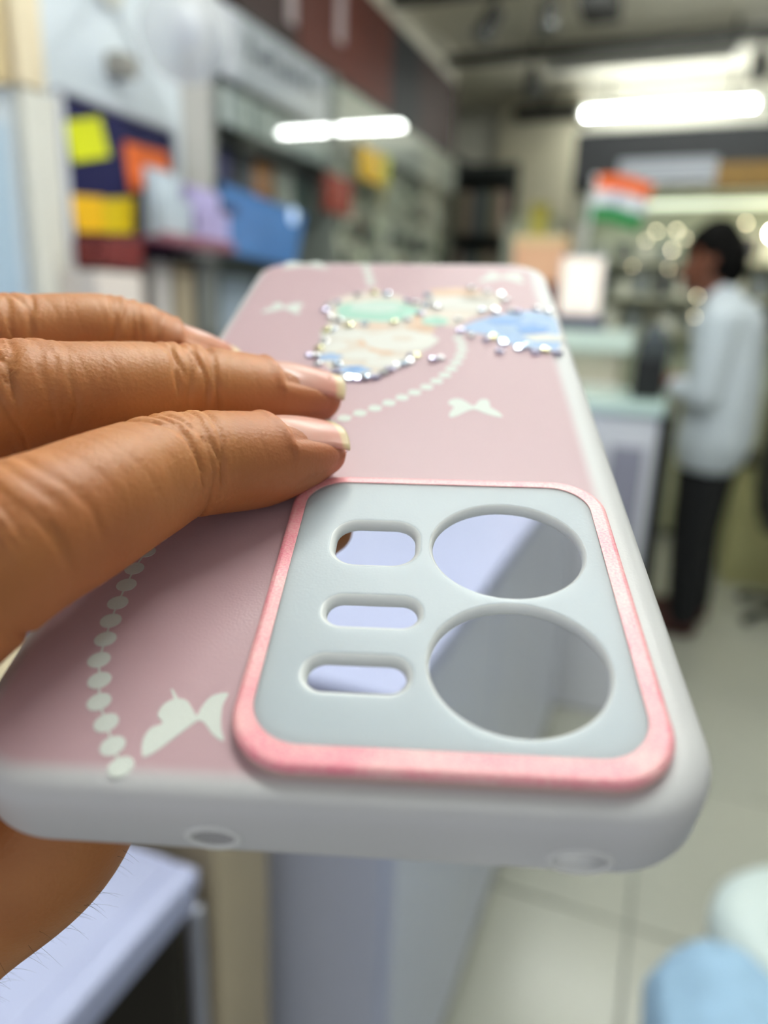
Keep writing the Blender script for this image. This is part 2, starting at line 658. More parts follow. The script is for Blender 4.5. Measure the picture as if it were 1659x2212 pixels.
for part_ in (BEADS, [tuple(p) for p in link]):
    pts = [Vector(p) for p in part_]
    L_, R_ = [], []
    for i, p in enumerate(pts):
        d_ = (pts[min(i + 1, len(pts) - 1)] - pts[max(i - 1, 0)]).normalized()
        nn = Vector((-d_.y, d_.x)) * .11
        L_.append(p + nn)
        R_.append(p - nn)
    flat('printed_string', L_ + R_[::-1], .03, M_print)

BF1 = [(-18.1, -77.4), (-18.7, -75.6), (-18.4, -74.1), (-17.4, -73.4), (-18.2, -72.4), (-18.0, -71.0), (-16.9, -70.2), (-15.7, -70.4), (-14.8, -71.4), (-14.1, -72.2), (-13.9, -71.2),
       (-13.4, -69.9), (-12.6, -69.3), (-11.5, -69.2), (-11.7, -70.7), (-11.5, -72.3), (-11.1, -73.8), (-10.5, -75.2), (-11.7, -74.6), (-13.0, -73.2), (-13.6, -72.9), (-13.9, -73.0), (-15.2, -74.6), (-16.6, -76.4), (-17.5, -77.3)]
BF2 = [(12.5, -6.4), (12.7, -4.4), (13.3, -2.9), (12.4, -1.6), (12.5, -.4), (13.4, .5), (14.8, .3), (16.4, -1.7), (17.0, -2.0), (18.0, .1), (18.8, .6), (19.6, .2),
       (19.8, -1.4), (19.9, -2.6), (21.0, -4.0), (21.8, -5.9), (20.6, -5.9), (18.8, -4.9), (17.2, -3.6), (16.3, -3.7), (15.2, -4.6), (13.6, -6.2)]
bf1 = flat('printed_butterfly', smooth_loop(BF1), .05, M_print)
flat('printed_butterfly', smooth_loop(BF2), .05, M_print)
cxb, cyb = 16.8, -2.6
for (tx, ty, sx, sy, mir) in ((-26.2, 45.6, .98, 1.0, -1), (-26.0, 78.0, 1.35, .8, 1), (26.5, 69.5, 1.25, 1.15, -1)):
    pts = [((x - cxb) * sx * mir + tx, max(-80.5, min(80.6, (y - cyb) * sy + ty))) for x, y in BF2]
    flat('printed_butterfly', smooth_loop(pts if mir > 0 else pts[::-1]), .05, M_print)
# antennae of the nearest butterfly
flat('printed_antenna', [(-16.9, -70.6), (-17.9, -69.0), (-17.7, -68.9), (-16.5, -70.4)], .045, M_print, bf1)

# pastel flower print under the stones
M_fw = frosted('flower_white', (230, 228, 220), None, .12, .5, .3)
M_fc = frosted('flower_cream', (228, 216, 202), None, .12, .5, .3)
M_fp = frosted('flower_peach', (232, 196, 166), None, .12, .5, .3)
M_fg = frosted('leaf_green', (166, 216, 196), None, .12, .5, .3)
M_fl = frosted('leaf_pale', (202, 224, 212), None, .12, .5, .3)
M_fb = frosted('petal_blue', (158, 190, 230), None, .12, .5, .3)
M_fd = frosted('petal_deep_blue', (108, 160, 226), None, .12, .5, .3)


def oval(name, px, py, rx, ry, z, m, wob=.05, ph=0):
    c_ = onc(px, py, 0)
    pts = [(c_.x + rx * (1 + wob * math.sin(5 * t + ph)) * math.cos(t), c_.y + ry * (1 + wob * math.sin(5 * t + ph)) * math.sin(t)) for t in [2 * math.pi * k / 40 for k in range(40)]]
    return flat(name, pts, z, m)


def blobpx(name, pp, z, m):
    return flat(name, smooth_loop([onc(x, y, 0) for x, y in pp]), z, m)


blobpx('printed_flower_base', [(702, 660), (745, 640), (810, 630), (870, 642), (895, 660), (935, 640), (1000, 628), (1060, 632), (1085, 650), (1060, 672), (1010, 690), (985, 706), (940, 706), (930, 740), (905, 766), (850, 796), (790, 815), (735, 812), (700, 785), (684, 755), (700, 715), (712, 685)], .06, M_fc)
oval('printed_petal', 865, 737, 8.0, 5.2, .11, M_fw)
oval('printed_petal', 870, 732, 2.4, 1.5, .16, M_fc, .02)
oval('printed_petal', 778, 768, 4.0, 2.3, .11, M_fw)
oval('printed_petal', 742, 722, 5.4, 3.0, .11, M_fw, .08, 1)
oval('printed_petal', 720, 748, 3.0, 3.0, .11, M_fw, .08, 2)
oval('printed_petal', 838, 785, 4.6, 2.4, .11, M_fw, .08, 2)
oval('printed_petal', 1000, 655, 7.5, 4.4, .11, M_fw, .08, .6)
oval('printed_petal', 985, 632, 6.5, 2.8, .11, M_fp, .08, .6)
oval('printed_petal', 1040, 645, 5.0, 3.0, .11, M_fc, .08, .6)
oval('printed_leaf', 815, 672, 9.8, 6.6, .11, M_fg, .05, 1)
oval('printed_leaf', 812, 664, 6.2, 3.6, .16, M_fl, .05, 2)
oval('printed_leaf', 940, 694, 3.0, 2.5, .11, M_fg, .03)
for (x_, y_, rx, ry) in ((905, 706, 3.0, 1.8), (790, 742, 2.0, 1.4), (800, 705, 5.5, 1.0), (812, 752, 1.5, 2.0), (830, 762, 2.2, .9), (920, 712, 2.2, 1.6), (900, 690, 1.6, 2.5)):
    oval('printed_stem', x_, y_, rx, ry, .10, M_fp, .1, x_)
oval('printed_petal', 712, 772, 2.6, 1.8, .11, M_fb, .1)
oval('printed_petal', 762, 800, 3.5, 1.9, .11, M_fb, .1, 2)
oval('printed_petal', 766, 796, 1.6, .9, .16, M_fd, .1, 2)
blobpx('printed_blue_flower', [(1000, 706), (1040, 690), (1090, 678), (1150, 672), (1192, 684), (1205, 706), (1208, 752), (1170, 756), (1120, 748), (1085, 738), (1050, 724), (1010, 716)], .06, M_fb)
oval('printed_petal', 1150, 712, 3.4, 2.6, .16, M_fd, .1)
oval('printed_petal', 1090, 695, 3.8, 1.6, .11, M_fd, .1)
oval('printed_petal', 1178, 730, 4.4, 2.0, .11, M_fw, .1)
oval('printed_petal', 1110, 712, 3.0, 1.4, .11, frosted('petal_light_blue', (168, 198, 230), None, .12, .5, .3), .1)


# rhinestones
def gem_mat(name, rgb, film):
    m = bpy.data.materials.new(name)
    m.use_nodes = True
    nt = m.node_tree
    b = nt.nodes['Principled BSDF']
    n = nt.nodes.new('ShaderNodeTexNoise')
    n.inputs['Scale'].default_value = 700
    r = nt.nodes.new('ShaderNodeValToRGB')
    r.color_ramp.elements[0].color = tuple(x * .8 for x in lin(rgb)) + (1,)
    r.color_ramp.elements[1].color = lin(rgb) + (1,)
    nt.links.new(n.outputs['Fac'], r.inputs['Fac'])
    nt.links.new(r.outputs['Color'], b.inputs['Base Color'])
    b.inputs['Metallic'].default_value = .92
    b.inputs['Specular IOR Level'].default_value = .7
    b.inputs['Coat Weight'].default_value = .4
    b.inputs['Coat IOR'].default_value = 1.7
    b.inputs['Coat Roughness'].default_value = .04
    b.inputs['Roughness'].default_value = .2
    b.inputs['Thin Film Thickness'].default_value = film
    b.inputs['Thin Film IOR'].default_value = 1.8
    tl = nt.nodes.new('ShaderNodeBsdfTranslucent')
    tl.inputs['Color'].default_value = lin(rgb) + (1,)
    mx = nt.nodes.new('ShaderNodeMixShader')
    mx.inputs[0].default_value = .12
    nt.links.new(b.outputs[0], mx.inputs[1])
    nt.links.new(tl.outputs[0], mx.inputs[2])
    nt.links.new(mx.outputs[0], nt.nodes['Material Output'].inputs['Surface'])
    return m


GM = [gem_mat('stone_clear', (250, 250, 255), 0), gem_mat('stone_yellow', (255, 250, 200), 260), gem_mat('stone_blue', (215, 232, 255), 420), gem_mat('stone_lilac', (228, 224, 255), 340)]
GEMS = [(808, 630, 1), (835, 634, 2), (773, 634, 0), (729, 650, 3), (710, 658, 0), (703, 669, 3), (715, 684, 0), (732, 692, 0), (753, 701, 1), (787, 698, 2), (851, 693, 1), (880, 688, 0),
        (705, 712, 1), (718, 710, 2), (700, 735, 0), (689, 750, 1), (682, 765, 0), (687, 783, 0), (668, 766, 3), (728, 783, 2), (726, 800, 3), (741, 816, 0), (770, 816, 3), (788, 814, 2), (811, 812, 3),
        (828, 803, 0), (842, 795, 3), (870, 783, 2), (885, 778, 0), (900, 766, 1), (888, 766, 3), (952, 771, 0), (935, 774, 3), (924, 636, 2), (931, 654, 0), (944, 661, 0), (898, 650, 0), (880, 647, 3),
        (908, 675, 3), (919, 657, 2), (990, 688, 0), (1019, 621, 0), (1053, 628, 0), (1082, 634, 0), (1092, 645, 0), (1041, 668, 2), (1069, 669, 0), (1104, 668, 0), (1117, 671, 3), (1158, 663, 0),
        (1185, 669, 0), (1066, 726, 1), (1087, 738, 2), (1080, 756, 3), (1121, 750, 2), (1137, 746, 2), (1157, 758, 3), (1178, 754, 1), (1204, 760, 3), (995, 712, 3), (1018, 723, 0), (1050, 732, 3), (856, 788, 0), (755, 815, 2)]
rg = random.Random(3)
gem_me = []
for gi in range(4):
    V, F = [], []
    n = 8
    for (r_, z_, off) in ((1.1, 0, 0), (1.2, .15, 0), (1.02, .5, .5), (.72, .68, 0)):
        for k in range(n):
            a_ = 2 * math.pi * (k + off) / n
            V.append(Vector((r_ * math.cos(a_), r_ * math.sin(a_), z_)) * MM)
    for lv in range(3):
        for k in range(n):
            k2 = (k + 1) % n
            A, B = lv * n, (lv + 1) * n
            if lv == 1:
                F += [(A + k, A + k2, B + k), (A + k2, B + k2, B + k)]
            elif lv == 2:
                F += [(A + k, A + k2, B + k2), (A + k, B + k2, B + k)]
            else:
                F.append((A + k, A + k2, B + k2, B + k))
    F.append(tuple(range(3 * n, 4 * n)))
    F.append(tuple(reversed(range(n))))
    me = bpy.data.meshes.new('rhinestone')
    me.from_pydata([tuple(v) for v in V], [], F)
    me.materials.append(GM[gi])
    gem_me.append(me)
for x_, y_, c_ in GEMS:
    p = onc(x_, y_, .5)
    o = bpy.data.objects.new('rhinestone', gem_me[c_])
    COL.objects.link(o)
    o.parent = case
    o.location = (p.x * MM, p.y * MM, .0001)
    o.rotation_euler = (rg.uniform(-.3, .3), rg.uniform(-.3, .3), rg.uniform(0, 6))
    s_ = rg.uniform(.8, 1.05)
    o.scale = (s_, s_, s_)

# ------------------------------------------------------------------ hand gripping the case (same local frame, mm)
def skin_mat(name, c_dark, c_light, c_red, fine=1.0):
    m = bpy.data.materials.new(name)
    m.use_nodes = True
    nt = m.node_tree
    L = nt.links
    b = nt.nodes['Principled BSDF']
    tc = nt.nodes.new('ShaderNodeTexCoord')
    n1 = nt.nodes.new('ShaderNodeTexNoise')
    n1.inputs['Scale'].default_value = 55
    n1.inputs['Detail'].default_value = 2
    n2 = nt.nodes.new('ShaderNodeTexNoise')
    n2.inputs['Scale'].default_value = 1500
    n2.inputs['Detail'].default_value = 1
    vo = nt.nodes.new('ShaderNodeTexVoronoi')
    vo.inputs['Scale'].default_value = 1900
    for n in (n1, n2, vo):
        L.new(tc.outputs['Object'], n.inputs['Vector'])
    r = nt.nodes.new('ShaderNodeValToRGB')
    r.color_ramp.elements[0].position = .3
    r.color_ramp.elements[1].position = .7
    r.color_ramp.elements[0].color = lin(c_dark) + (1,)
    r.color_ramp.elements[1].color = lin(c_light) + (1,)
    L.new(n1.outputs['Fac'], r.inputs['Fac'])
    at_ = nt.nodes.new('ShaderNodeAttribute')
    at_.attribute_name = 'flush'
    mx = nt.nodes.new('ShaderNodeMix')
    mx.data_type = 'RGBA'
    L.new(at_.outputs['Fac'], mx.inputs[0])
    L.new(r.outputs['Color'], mx.inputs[6])
    mx.inputs[7].default_value = lin(c_red) + (1,)
    L.new(mx.outputs[2], b.inputs['Base Color'])
    b.inputs['Roughness'].default_value = .52
    b.inputs['Specular IOR Level'].default_value = .42
    b.inputs['Subsurface Weight'].default_value = .22
    b.inputs['Subsurface Radius'].default_value = (1.0, .38, .2)
    b.inputs['Subsurface Scale'].default_value = .0022
    ad = nt.nodes.new('ShaderNodeMath')
    ad.operation = 'ADD'
    L.new(n2.outputs['Fac'], ad.inputs[0])
    L.new(vo.outputs['Distance'], ad.inputs[1])
    bp = nt.nodes.new('ShaderNodeBump')
    bp.inputs['Strength'].default_value = .17 * fine
    bp.inputs['Distance'].default_value = .00022
    L.new(ad.outputs[0], bp.inputs['Height'])
    L.new(bp.outputs['Normal'], b.inputs['Normal'])
    return m


M_skin = skin_mat('brown_skin', (172, 106, 58), (198, 132, 76), (182, 106, 74))


class Finger:
    """tapered bent tube: stations (centre, half width, dorsal radius, palmar radius) from the knuckle to the tip"""

    def __init__(s, st, dors, tip_len, n=90):
        P_ = np.array([list(q[0]) + list(q[1:]) for q in st], float)
        P_ = np.vstack([2 * P_[0] - P_[1], P_, 2 * P_[-1] - P_[-2]])
        rows = []
        for i in range(1, len(P_) - 2):
            p0, p1, p2, p3 = P_[i - 1:i + 3]
            for j in range(24):
                t = j / 24
                rows.append(.5 * (2 * p1 + (p2 - p0) * t + (2 * p0 - 5 * p1 + 4 * p2 - p3) * t * t + (3 * p1 - p0 - 3 * p2 + p3) * t ** 3))
        rows.append(P_[-2])
        rows = np.array(rows)
        seg = np.linalg.norm(np.diff(rows[:, :3], axis=0), axis=1)
        acc = np.concatenate([[0], np.cumsum(seg)])
        s.L = acc[-1]
        ss = np.linspace(0, s.L, n)
        s.s = ss
        s.R = np.array([np.interp(ss, acc, rows[:, k]) for k in range(6)]).T
        T = np.gradient(s.R[:, :3], axis=0)
        s.T = T / np.linalg.norm(T, axis=1)[:, None]
        d0 = np.array([dors] * n, float) if np.ndim(dors) == 1 else np.array([np.interp(ss, np.linspace(0, s.L, len(dors)), [q[k] for q in dors]) for k in range(3)]).T
        D = d0 - (d0 * s.T).sum(1)[:, None] * s.T
        s.D = D / np.linalg.norm(D, axis=1)[:, None]
        s.B = np.cross(s.T, s.D)
        s.tip = tip_len

    def add(s, bm, nt=36):
        rings = []

        def ring(c, a, d, p, D, B):
            vs = []
            for k in range(nt):
                t = 2 * math.pi * k / nt
                ct, st = math.cos(t), math.sin(t)
                e = .92
                x = math.copysign(abs(st) ** e, st) * a
                z = math.copysign(abs(ct) ** e, ct) * (d if ct > 0 else p)
                vs.append(bm.verts.new(Vector(c + B * x + D * z) * MM))
            return vs
        for i in range(len(s.s)):
            c, (a, d, p) = s.R[i, :3], s.R[i, 3:]
            rings.append(ring(c, a, d, p, s.D[i], s.B[i]))
        c, (a, d, p) = s.R[-1, :3], s.R[-1, 3:]
        for j in range(1, 8):
            f_ = math.pi / 2 * j / 8
            k = math.cos(f_)
            rings.append(ring(c + s.T[-1] * s.tip * math.sin(f_), a * k, d * k, p * k, s.D[-1], s.B[-1]))
        for A, B_ in zip(rings, rings[1:]):
            for k in range(nt):
                bm.faces.new((A[k], A[(k + 1) % nt], B_[(k + 1) % nt], B_[k]))
        bm.faces.new(rings[0][::-1])
        bm.faces.new(rings[-1])


FI = Finger([((-64, -82, -15), 10.5, 10, 10), ((-53, -76, 1), 9.6, 9, 9.6), ((-37.5, -65, 13), 8.8, 8.4, 9.0), ((-31, -54.7, 13), 8.2, 7.8, 8.6),
             ((-26.8, -46, 11.7), 7.7, 7.2, 7.9), ((-23.4, -40, 10.1), 7.4, 6.9, 7.0), ((-15, -32.8, 7.4), 7.0, 6.1, 7.3), ((-10.2, -28.0, 5.7), 6.2, 5.0, 5.7), ((-7.6, -25.2, 4.9), 5.2, 4.2, 4.6)],
            (-.05, -.02, 1), 3.4)
FM = Finger([((-80, -62, -4), 10.5, 10, 10), ((-66, -48, 8), 9.4, 9, 9.4), ((-50.5, -34.5, 15), 8.8, 8.4, 8.6), ((-41.9, -28.4, 13.8), 8.1, 7.7, 8.2),
             ((-34.5, -22.8, 12), 7.8, 7.3, 7.6), ((-29.2, -19.0, 10.2), 7.6, 7.2, 7.0), ((-20.5, -14.2, 7.8), 7.2, 6.2, 7.2), ((-13.8, -10.2, 6.0), 6.3, 5.0, 6.0), ((-10, -7.8, 5.0), 5.2, 4.2, 4.8)],
            (-.05, -.02, 1), 3.6)
FR = Finger([((-90, -45, -4), 10, 9.5, 9.5), ((-78, -31, 8), 9, 8.6, 9), ((-63.5, -16.5, 15.4), 8.2, 7.8, 8.2), ((-55, -9.5, 14.4), 7.8, 7.3, 7.7),
             ((-48.3, -5.0, 13.2), 7.5, 7.1, 7.2), ((-43.5, -2.0, 11.4), 7.2, 6.8, 6.8), ((-37.4, .6, 8.2), 6.8, 5.6, 6.6), ((-33.0, 3.2, 6.0), 6.0, 4.8, 5.6), ((-30.6, 4.9, 4.8), 5.0, 4.0, 4.6)],
            (-.02, .08, 1), 3.2)
FP = Finger([((-97, -30, -14), 9, 9, 9), ((-86, -14, -10), 7.8, 7.6, 8), ((-76, -2, -9), 7.2, 7, 7), ((-69, 4, -11), 6.6, 6.4, 6.6), ((-62, 8, -14), 6.3, 6, 6), ((-53, 11, -17), 5.2, 4.6, 5)],
            (.2, .5, .8), 3.4)
FT = Finger([((-78, -92, -60), 16, 15, 16), ((-60, -74.5, -46), 13.2, 13, 13.6), ((-42.8, -67, -35), 11.2, 10.6, 11.4), ((-37.5, -56, -25), 9.6, 9.2, 9.8),
             ((-32, -47, -17), 9.2, 8.6, 8.6), ((-22, -36.5, -12), 8.6, 7.6, 8.0), ((-12, -28.5, -10.2), 7.4, 6.4, 7.0), ((-7.8, -25.4, -9.8), 6.0, 5.2, 5.8)],
            (.35, -.25, -1), 4.5)
hand = thing('hand', 'brown-skinned hand pressing three fingertips on the pink phone case', 'hand')
hand.matrix_world = CASE_M
bm = bmesh.new()
for F_ in (FI, FM, FR, FP, FT):
    F_.add(bm)


def cap(p, a_, q, b_):
    capsule(bm, Vector(p) * MM, a_ * MM, Vector(q) * MM, b_ * MM)


WR = (-94, -128, -66)
for p, r_ in (((-64, -82, -15), 10.5), ((-80, -62, -5), 10.5), ((-90, -45, -5), 10.2), ((-97, -30, -14), 9.2)):
    cap(p, r_, WR, 21)
for p, q, r_ in (((-64, -82, -15), (-80, -62, -5), 10.2), ((-80, -62, -5), (-90, -45, -5), 10.2), ((-90, -45, -5), (-97, -30, -14), 9.4)):
    cap(p, r_, q, r_)
cap((-78, -92, -60), 15.5, WR, 20)
cap((-60, -74.5, -46), 12, (-76, -86, -30), 11)
cap((-78, -92, -60), 14, (-70, -92, -30), 11)
cap(WR, 22, (-128, -196, -108), 29)
hand_me = remeshed('hand_skin', bm, .00045, M_skin, hand, 6)
me = hand_me.data
N = len(me.vertices)
co = np.empty(N * 3)
me.vertices.foreach_get('co', co)
co = co.reshape(-1, 3) / MM
no = np.empty(N * 3)
me.vertices.foreach_get('normal', no)
no = no.reshape(-1, 3)
disp = np.zeros(N)
flush = np.zeros(N)
best = np.full(N, 1e9)
which = np.full(N, -1)
SS = np.zeros(N)
TH = np.zeros(N)
RV = np.zeros((N, 2))
for fi, F_ in enumerate((FI, FM, FR, FT)):
    for k0 in range(0, N, 20000):
        c = co[k0:k0 + 20000]
        d2 = (c * c).sum(1)[:, None] + (F_.R[:, :3] ** 2).sum(1)[None, :] - 2 * c @ F_.R[:, :3].T
        j = d2.argmin(1)
        dm = d2[np.arange(len(c)), j]
        v = c - F_.R[j, :3]
        ts = (v * F_.T[j]).sum(1)
        z_ = (v * F_.D[j]).sum(1)
        x_ = (v * F_.B[j]).sum(1)
        good = (dm < best[k0:k0 + 20000]) & (dm < 15 ** 2)
        ix = np.nonzero(good)[0] + k0
        best[ix] = dm[good]
        which[ix] = fi
        SS[ix] = (F_.s[j] + ts)[good]
        TH[ix] = np.arctan2(x_, z_)[good]
        RV[ix, 0] = x_[good]
        RV[ix, 1] = z_[good]


def sgrid(F_, pt):
    return F_.s[((F_.R[:, :3] - np.array(pt)) ** 2).sum(1).argmin()]


rs = np.random.RandomState(4)
for fi, F_, dip, pip in ((0, FI, (-23.4, -40, 10.1), (-37.5, -65, 13)), (1, FM, (-29.2, -19, 10.2), (-50.5, -34.5, 15)), (2, FR, (-43.5, -2, 11.4), (-63.5, -16.5, 15.4))):
    m_ = which == fi
    s_, th = SS[m_], TH[m_]
    dd = np.zeros(m_.sum())
    dorsal = np.clip((np.cos(th) + .25) / .7, 0, 1)
    for c0, offs, dep in ((sgrid(F_, dip), (-4.6, -3.2, -1.9, -.8, .4, 1.7, 3.0), .5), (sgrid(F_, pip), (-6.5, -4.6, -3, -1.6, -.3, 1.2, 2.6, 4.0, 5.6, 7.2, 9.0), .42)):
        for o_ in offs:
            a1, a2, ph = rs.uniform(.3, .9), rs.uniform(.1, .4), rs.uniform(0, 6)
            wv = a1 * np.sin(1.7 * th + ph) + a2 * np.sin(5 * th + 2 * ph)
            wd = rs.uniform(.3, .46)
            lim = np.clip((np.cos(th - rs.uniform(-.5, .5)) - rs.uniform(-.25, .35)) / .35, 0, 1)
            dd -= dep * rs.uniform(.45, 1.0) * np.exp(-((s_ - c0 - o_ - wv) / wd) ** 2) * lim
        dd += .22 * np.exp(-((s_ - c0) / 4.5) ** 2) * dorsal
    # fine wrinkles along the back of the finger
    for o_ in np.linspace(8, F_.L - 14, 30):
        dd -= .07 * np.exp(-((s_ - o_ - .8 * np.sin(2 * th + o_)) / .3) ** 2) * dorsal
    # flexion crease under the joints
    for c0 in (sgrid(F_, dip), sgrid(F_, pip)):
        dd -= .55 * np.exp(-((s_ - c0 + .4) / .7) ** 2) * np.clip(-np.cos(th) + .25, 0, 1)
    # nail bed sunk, nail folds raised
    x_, z_ = RV[m_, 0], RV[m_, 1]
    root = F_.L - 8.9
    u = (s_ - root)
    edge = np.abs(x_) / 5.3
    inn = (z_ > 0) & (u > 0)
    dd -= .45 * np.where(inn, np.clip((1.02 - edge) / .12, 0, 1) * np.clip(u / .8, 0, 1), 0)
    dd += .32 * np.where((z_ > -1) & (u > -.3) & (u < 8.0), np.exp(-((edge - 1.16) / .12) ** 2), 0)
    dd += .30 * np.where((z_ > 0) & (edge < 1.1), np.exp(-((u + .5) / .7) ** 2), 0)
    disp[m_] += dd
    fl_ = np.clip((s_ - (F_.L - 17)) / 16, 0, 1)
    flush[m_] = fl_ * .75
co += no * disp[:, None]
me.vertices.foreach_set('co', (co * MM).ravel())
at_ = me.attributes.new('flush', 'FLOAT', 'POINT')
at_.data.foreach_set('value', flush)
me.update()


# nails
def nail_mat():
    m = bpy.data.materials.new('nail')
    m.use_nodes = True
    nt = m.node_tree
    b = nt.nodes['Principled BSDF']
    a_ = nt.nodes.new('ShaderNodeAttribute')
    a_.attribute_name = 'along'
    r = nt.nodes.new('ShaderNodeValToRGB')
    e = r.color_ramp.elements
    e[0].position, e[0].color = 0, lin((214, 160, 142)) + (1,)
    e[1].position, e[1].color = .80, lin((216, 148, 132)) + (1,)
    for p_, c_ in ((.25, (222, 166, 150)), (.85, (226, 190, 150)), (1.0, (226, 206, 164))):
        x = e.new(p_)
        x.color = lin(c_) + (1,)
    nt.links.new(a_.outputs['Fac'], r.inputs['Fac'])
    nt.links.new(r.outputs['Color'], b.inputs['Base Color'])
    b.inputs['Roughness'].default_value = .3
    b.inputs['Subsurface Weight'].default_value = .15
    b.inputs['Subsurface Radius'].default_value = (1, .5, .4)
    b.inputs['Subsurface Scale'].default_value = .0015
    return m


M_nail = nail_mat()


def nail(F_, wn=5.3, ext=.35, hn=2.1, root=8.9):
    i = int(np.argmin(abs(F_.s - (F_.L - root))))
    c, d = F_.R[i, :3], F_.R[i, 4]
    D, B, T = F_.D[i], F_.B[i], F_.T[i]
    p_root = c + D * (d - .35)
    e_c = F_.R[-1, :3] + F_.T[-1] * (F_.tip + ext)
    p_end = e_c + F_.D[-1] * (F_.R[-1, 4] * .62)
    ax = p_end - p_root
    ln = np.linalg.norm(ax)
    ax = ax / ln
    Nn = np.cross(B, ax)
    if Nn @ D < 0:
        Nn = -Nn
    V, F, al = [], [], []
    nu, nv = 22, 17
    for lay, off in ((0, 0), (1, -.35)):
        for iu in range(nu):
            u = iu / (nu - 1)
            for iv in range(nv):
                v = -1 + 2 * iv / (nv - 1)
                wid = wn * (.86 + .14 * min(1, u * 4)) * (1 - .05 * u)
                uu = u * ln
                if u < .3:                      # rounded root
                    uu += (.3 - u) / .3 * (v * v) * 1.3
                if u > .8:                      # gently curved free edge
                    uu -= (u - .8) / .2 * (v * v) * 1.1
                q = p_root + ax * uu + B * (v * wid) + Nn * (off - hn * abs(v) ** 2.2 + .55 * math.sin(math.pi * u) * .6 + .05)
                V.append(Vector(q) * MM)
                al.append(u + .05 * (v * v) * (1 if u > .5 else 0))
    for lay in (0, 1):
        o_ = lay * nu * nv
        for iu in range(nu - 1):
            for iv in range(nv - 1):
                f_ = (o_ + iu * nv + iv, o_ + iu * nv + iv + 1, o_ + (iu + 1) * nv + iv + 1, o_ + (iu + 1) * nv + iv)
                F.append(f_ if lay else f_[::-1])
    O = nu * nv
    for iu in range(nu - 1):
        for iv in (0, nv - 1):
            a1, a2 = iu * nv + iv, (iu + 1) * nv + iv
            F.append((a1, a2, a2 + O, a1 + O) if iv == 0 else (a2, a1, a1 + O, a2 + O))
    for iv in range(nv - 1):
        for iu in (0, nu - 1):
            a1, a2 = iu * nv + iv, iu * nv + iv + 1
            F.append((a1, a2, a2 + O, a1 + O))
    o = mesh('fingernail', V, F, M_nail, hand)
    bm2 = bmesh.new()
    bm2.from_mesh(o.data)
    bmesh.ops.recalc_face_normals(bm2, faces=bm2.faces)
    bm2.to_mesh(o.data)
    bm2.free()
    k = o.data.attributes.new('along', 'FLOAT', 'POINT')
    k.data.foreach_set('value', al)
    o['label'] = 'pink fingernail with a pale free edge'
    return o


nail(FI)
nail(FM)
nail(FR, 4.9)
# fine dark hairs on the wrist side of the thumb
hv, hf = [], []
rh = random.Random(11)
dg = bpy.context.evaluated_depsgraph_get()
sel = np.nonzero((which == 3) & (SS < sgrid(FT, (-40, -60, -29))) & (SS > 4))[0]
vview = np.array([9.3, -119, 61])
for _ in range(320):
    k = sel[rh.randrange(len(sel))]
    p, n_ = co[k], no[k]
    vd = vview - p
    vd = vd / np.linalg.norm(vd)
    if not -.45 < n_ @ vd < .5:
        continue
    t = np.array([.55, .75, .3]) * rh.uniform(.3, 1) + n_ * rh.uniform(.6, 1.2) + np.array([rh.uniform(-.5, .5) for _ in range(3)])
    t = t / np.linalg.norm(t)
    ln = rh.uniform(1.2, 3.2)
    side = np.cross(t, vd)
    side /= np.linalg.norm(side)
    b0 = len(hv)
    for q in range(4):
        f_ = q / 3
        c = p + t * ln * f_ + np.array([0, 0, -1]) * (f_ * f_ * 1.2)
        wd = .022 * (1 - .8 * f_)
        up = np.cross(side, t)
        for dx, dz in ((1, 0), (-.5, .87), (-.5, -.87)):
            hv.append(Vector(c + np.array([.6, -.4, 0]) * (f_ * f_ * .8) + side * wd * dx + up * wd * dz) * MM)
    for q in range(3):
        for e in range(3):
            hf.append((b0 + q * 3 + e, b0 + q * 3 + (e + 1) % 3, b0 + q * 3 + 3 + (e + 1) % 3, b0 + q * 3 + 3 + e))
hh = mesh('arm_hair', hv, hf, mat('dark_hair', (40, 28, 22), .5), hand)
hh['kind'] = 'stuff'

# ------------------------------------------------------------------ shop furniture and goods
def adopt(t, *obs):
    """parts built in world coordinates -> children of t, whose empty stands at its base"""
    for o in obs:
        o.parent = t
        o.matrix_parent_inverse = Matrix.Translation(-t.location)
    return t


def lbox(name, a_, b_, x, th, m, bev=.003):
    """box with its face on the plane x (facing the aisle)"""
    A, B = at(a_[0], a_[1], 0, x), at(b_[0], b_[1], 0, x)
    return box(name, (x - th, min(A.y, B.y), min(A.z, B.z)), (x, max(A.y, B.y), max(A.z, B.z)), m, None, bev)


def bbox(name, a_, b_, y, th, m, bev=.003):
    """box with its face on the plane y (facing the shop front)"""
    A, B = at(a_[0], a_[1], 1, y), at(b_[0], b_[1], 1, y)
    return box(name, (min(A.x, B.x), y, min(A.z, B.z)), (max(A.x, B.x), y + th, max(A.z, B.z)), m, None, bev)


def base_of(*obs):
    lo = [min((o.matrix_world @ Vector(c))[k] for o in obs for c in o.bound_box) for k in range(3)]
    hi = [max((o.matrix_world @ Vector(c))[k] for o in obs for c in o.bound_box) for k in range(3)]
    return ((lo[0] + hi[0]) / 2, (lo[1] + hi[1]) / 2, lo[2])


def group_thing(name, label, cat, obs, group=None):
    return adopt(thing(name, label, cat, base_of(*obs), 0, group), *obs)


def sub(parent, child):
    """world-coordinate sub-part under a part that itself is an identity-placed mesh"""
    child.parent = parent
    return child


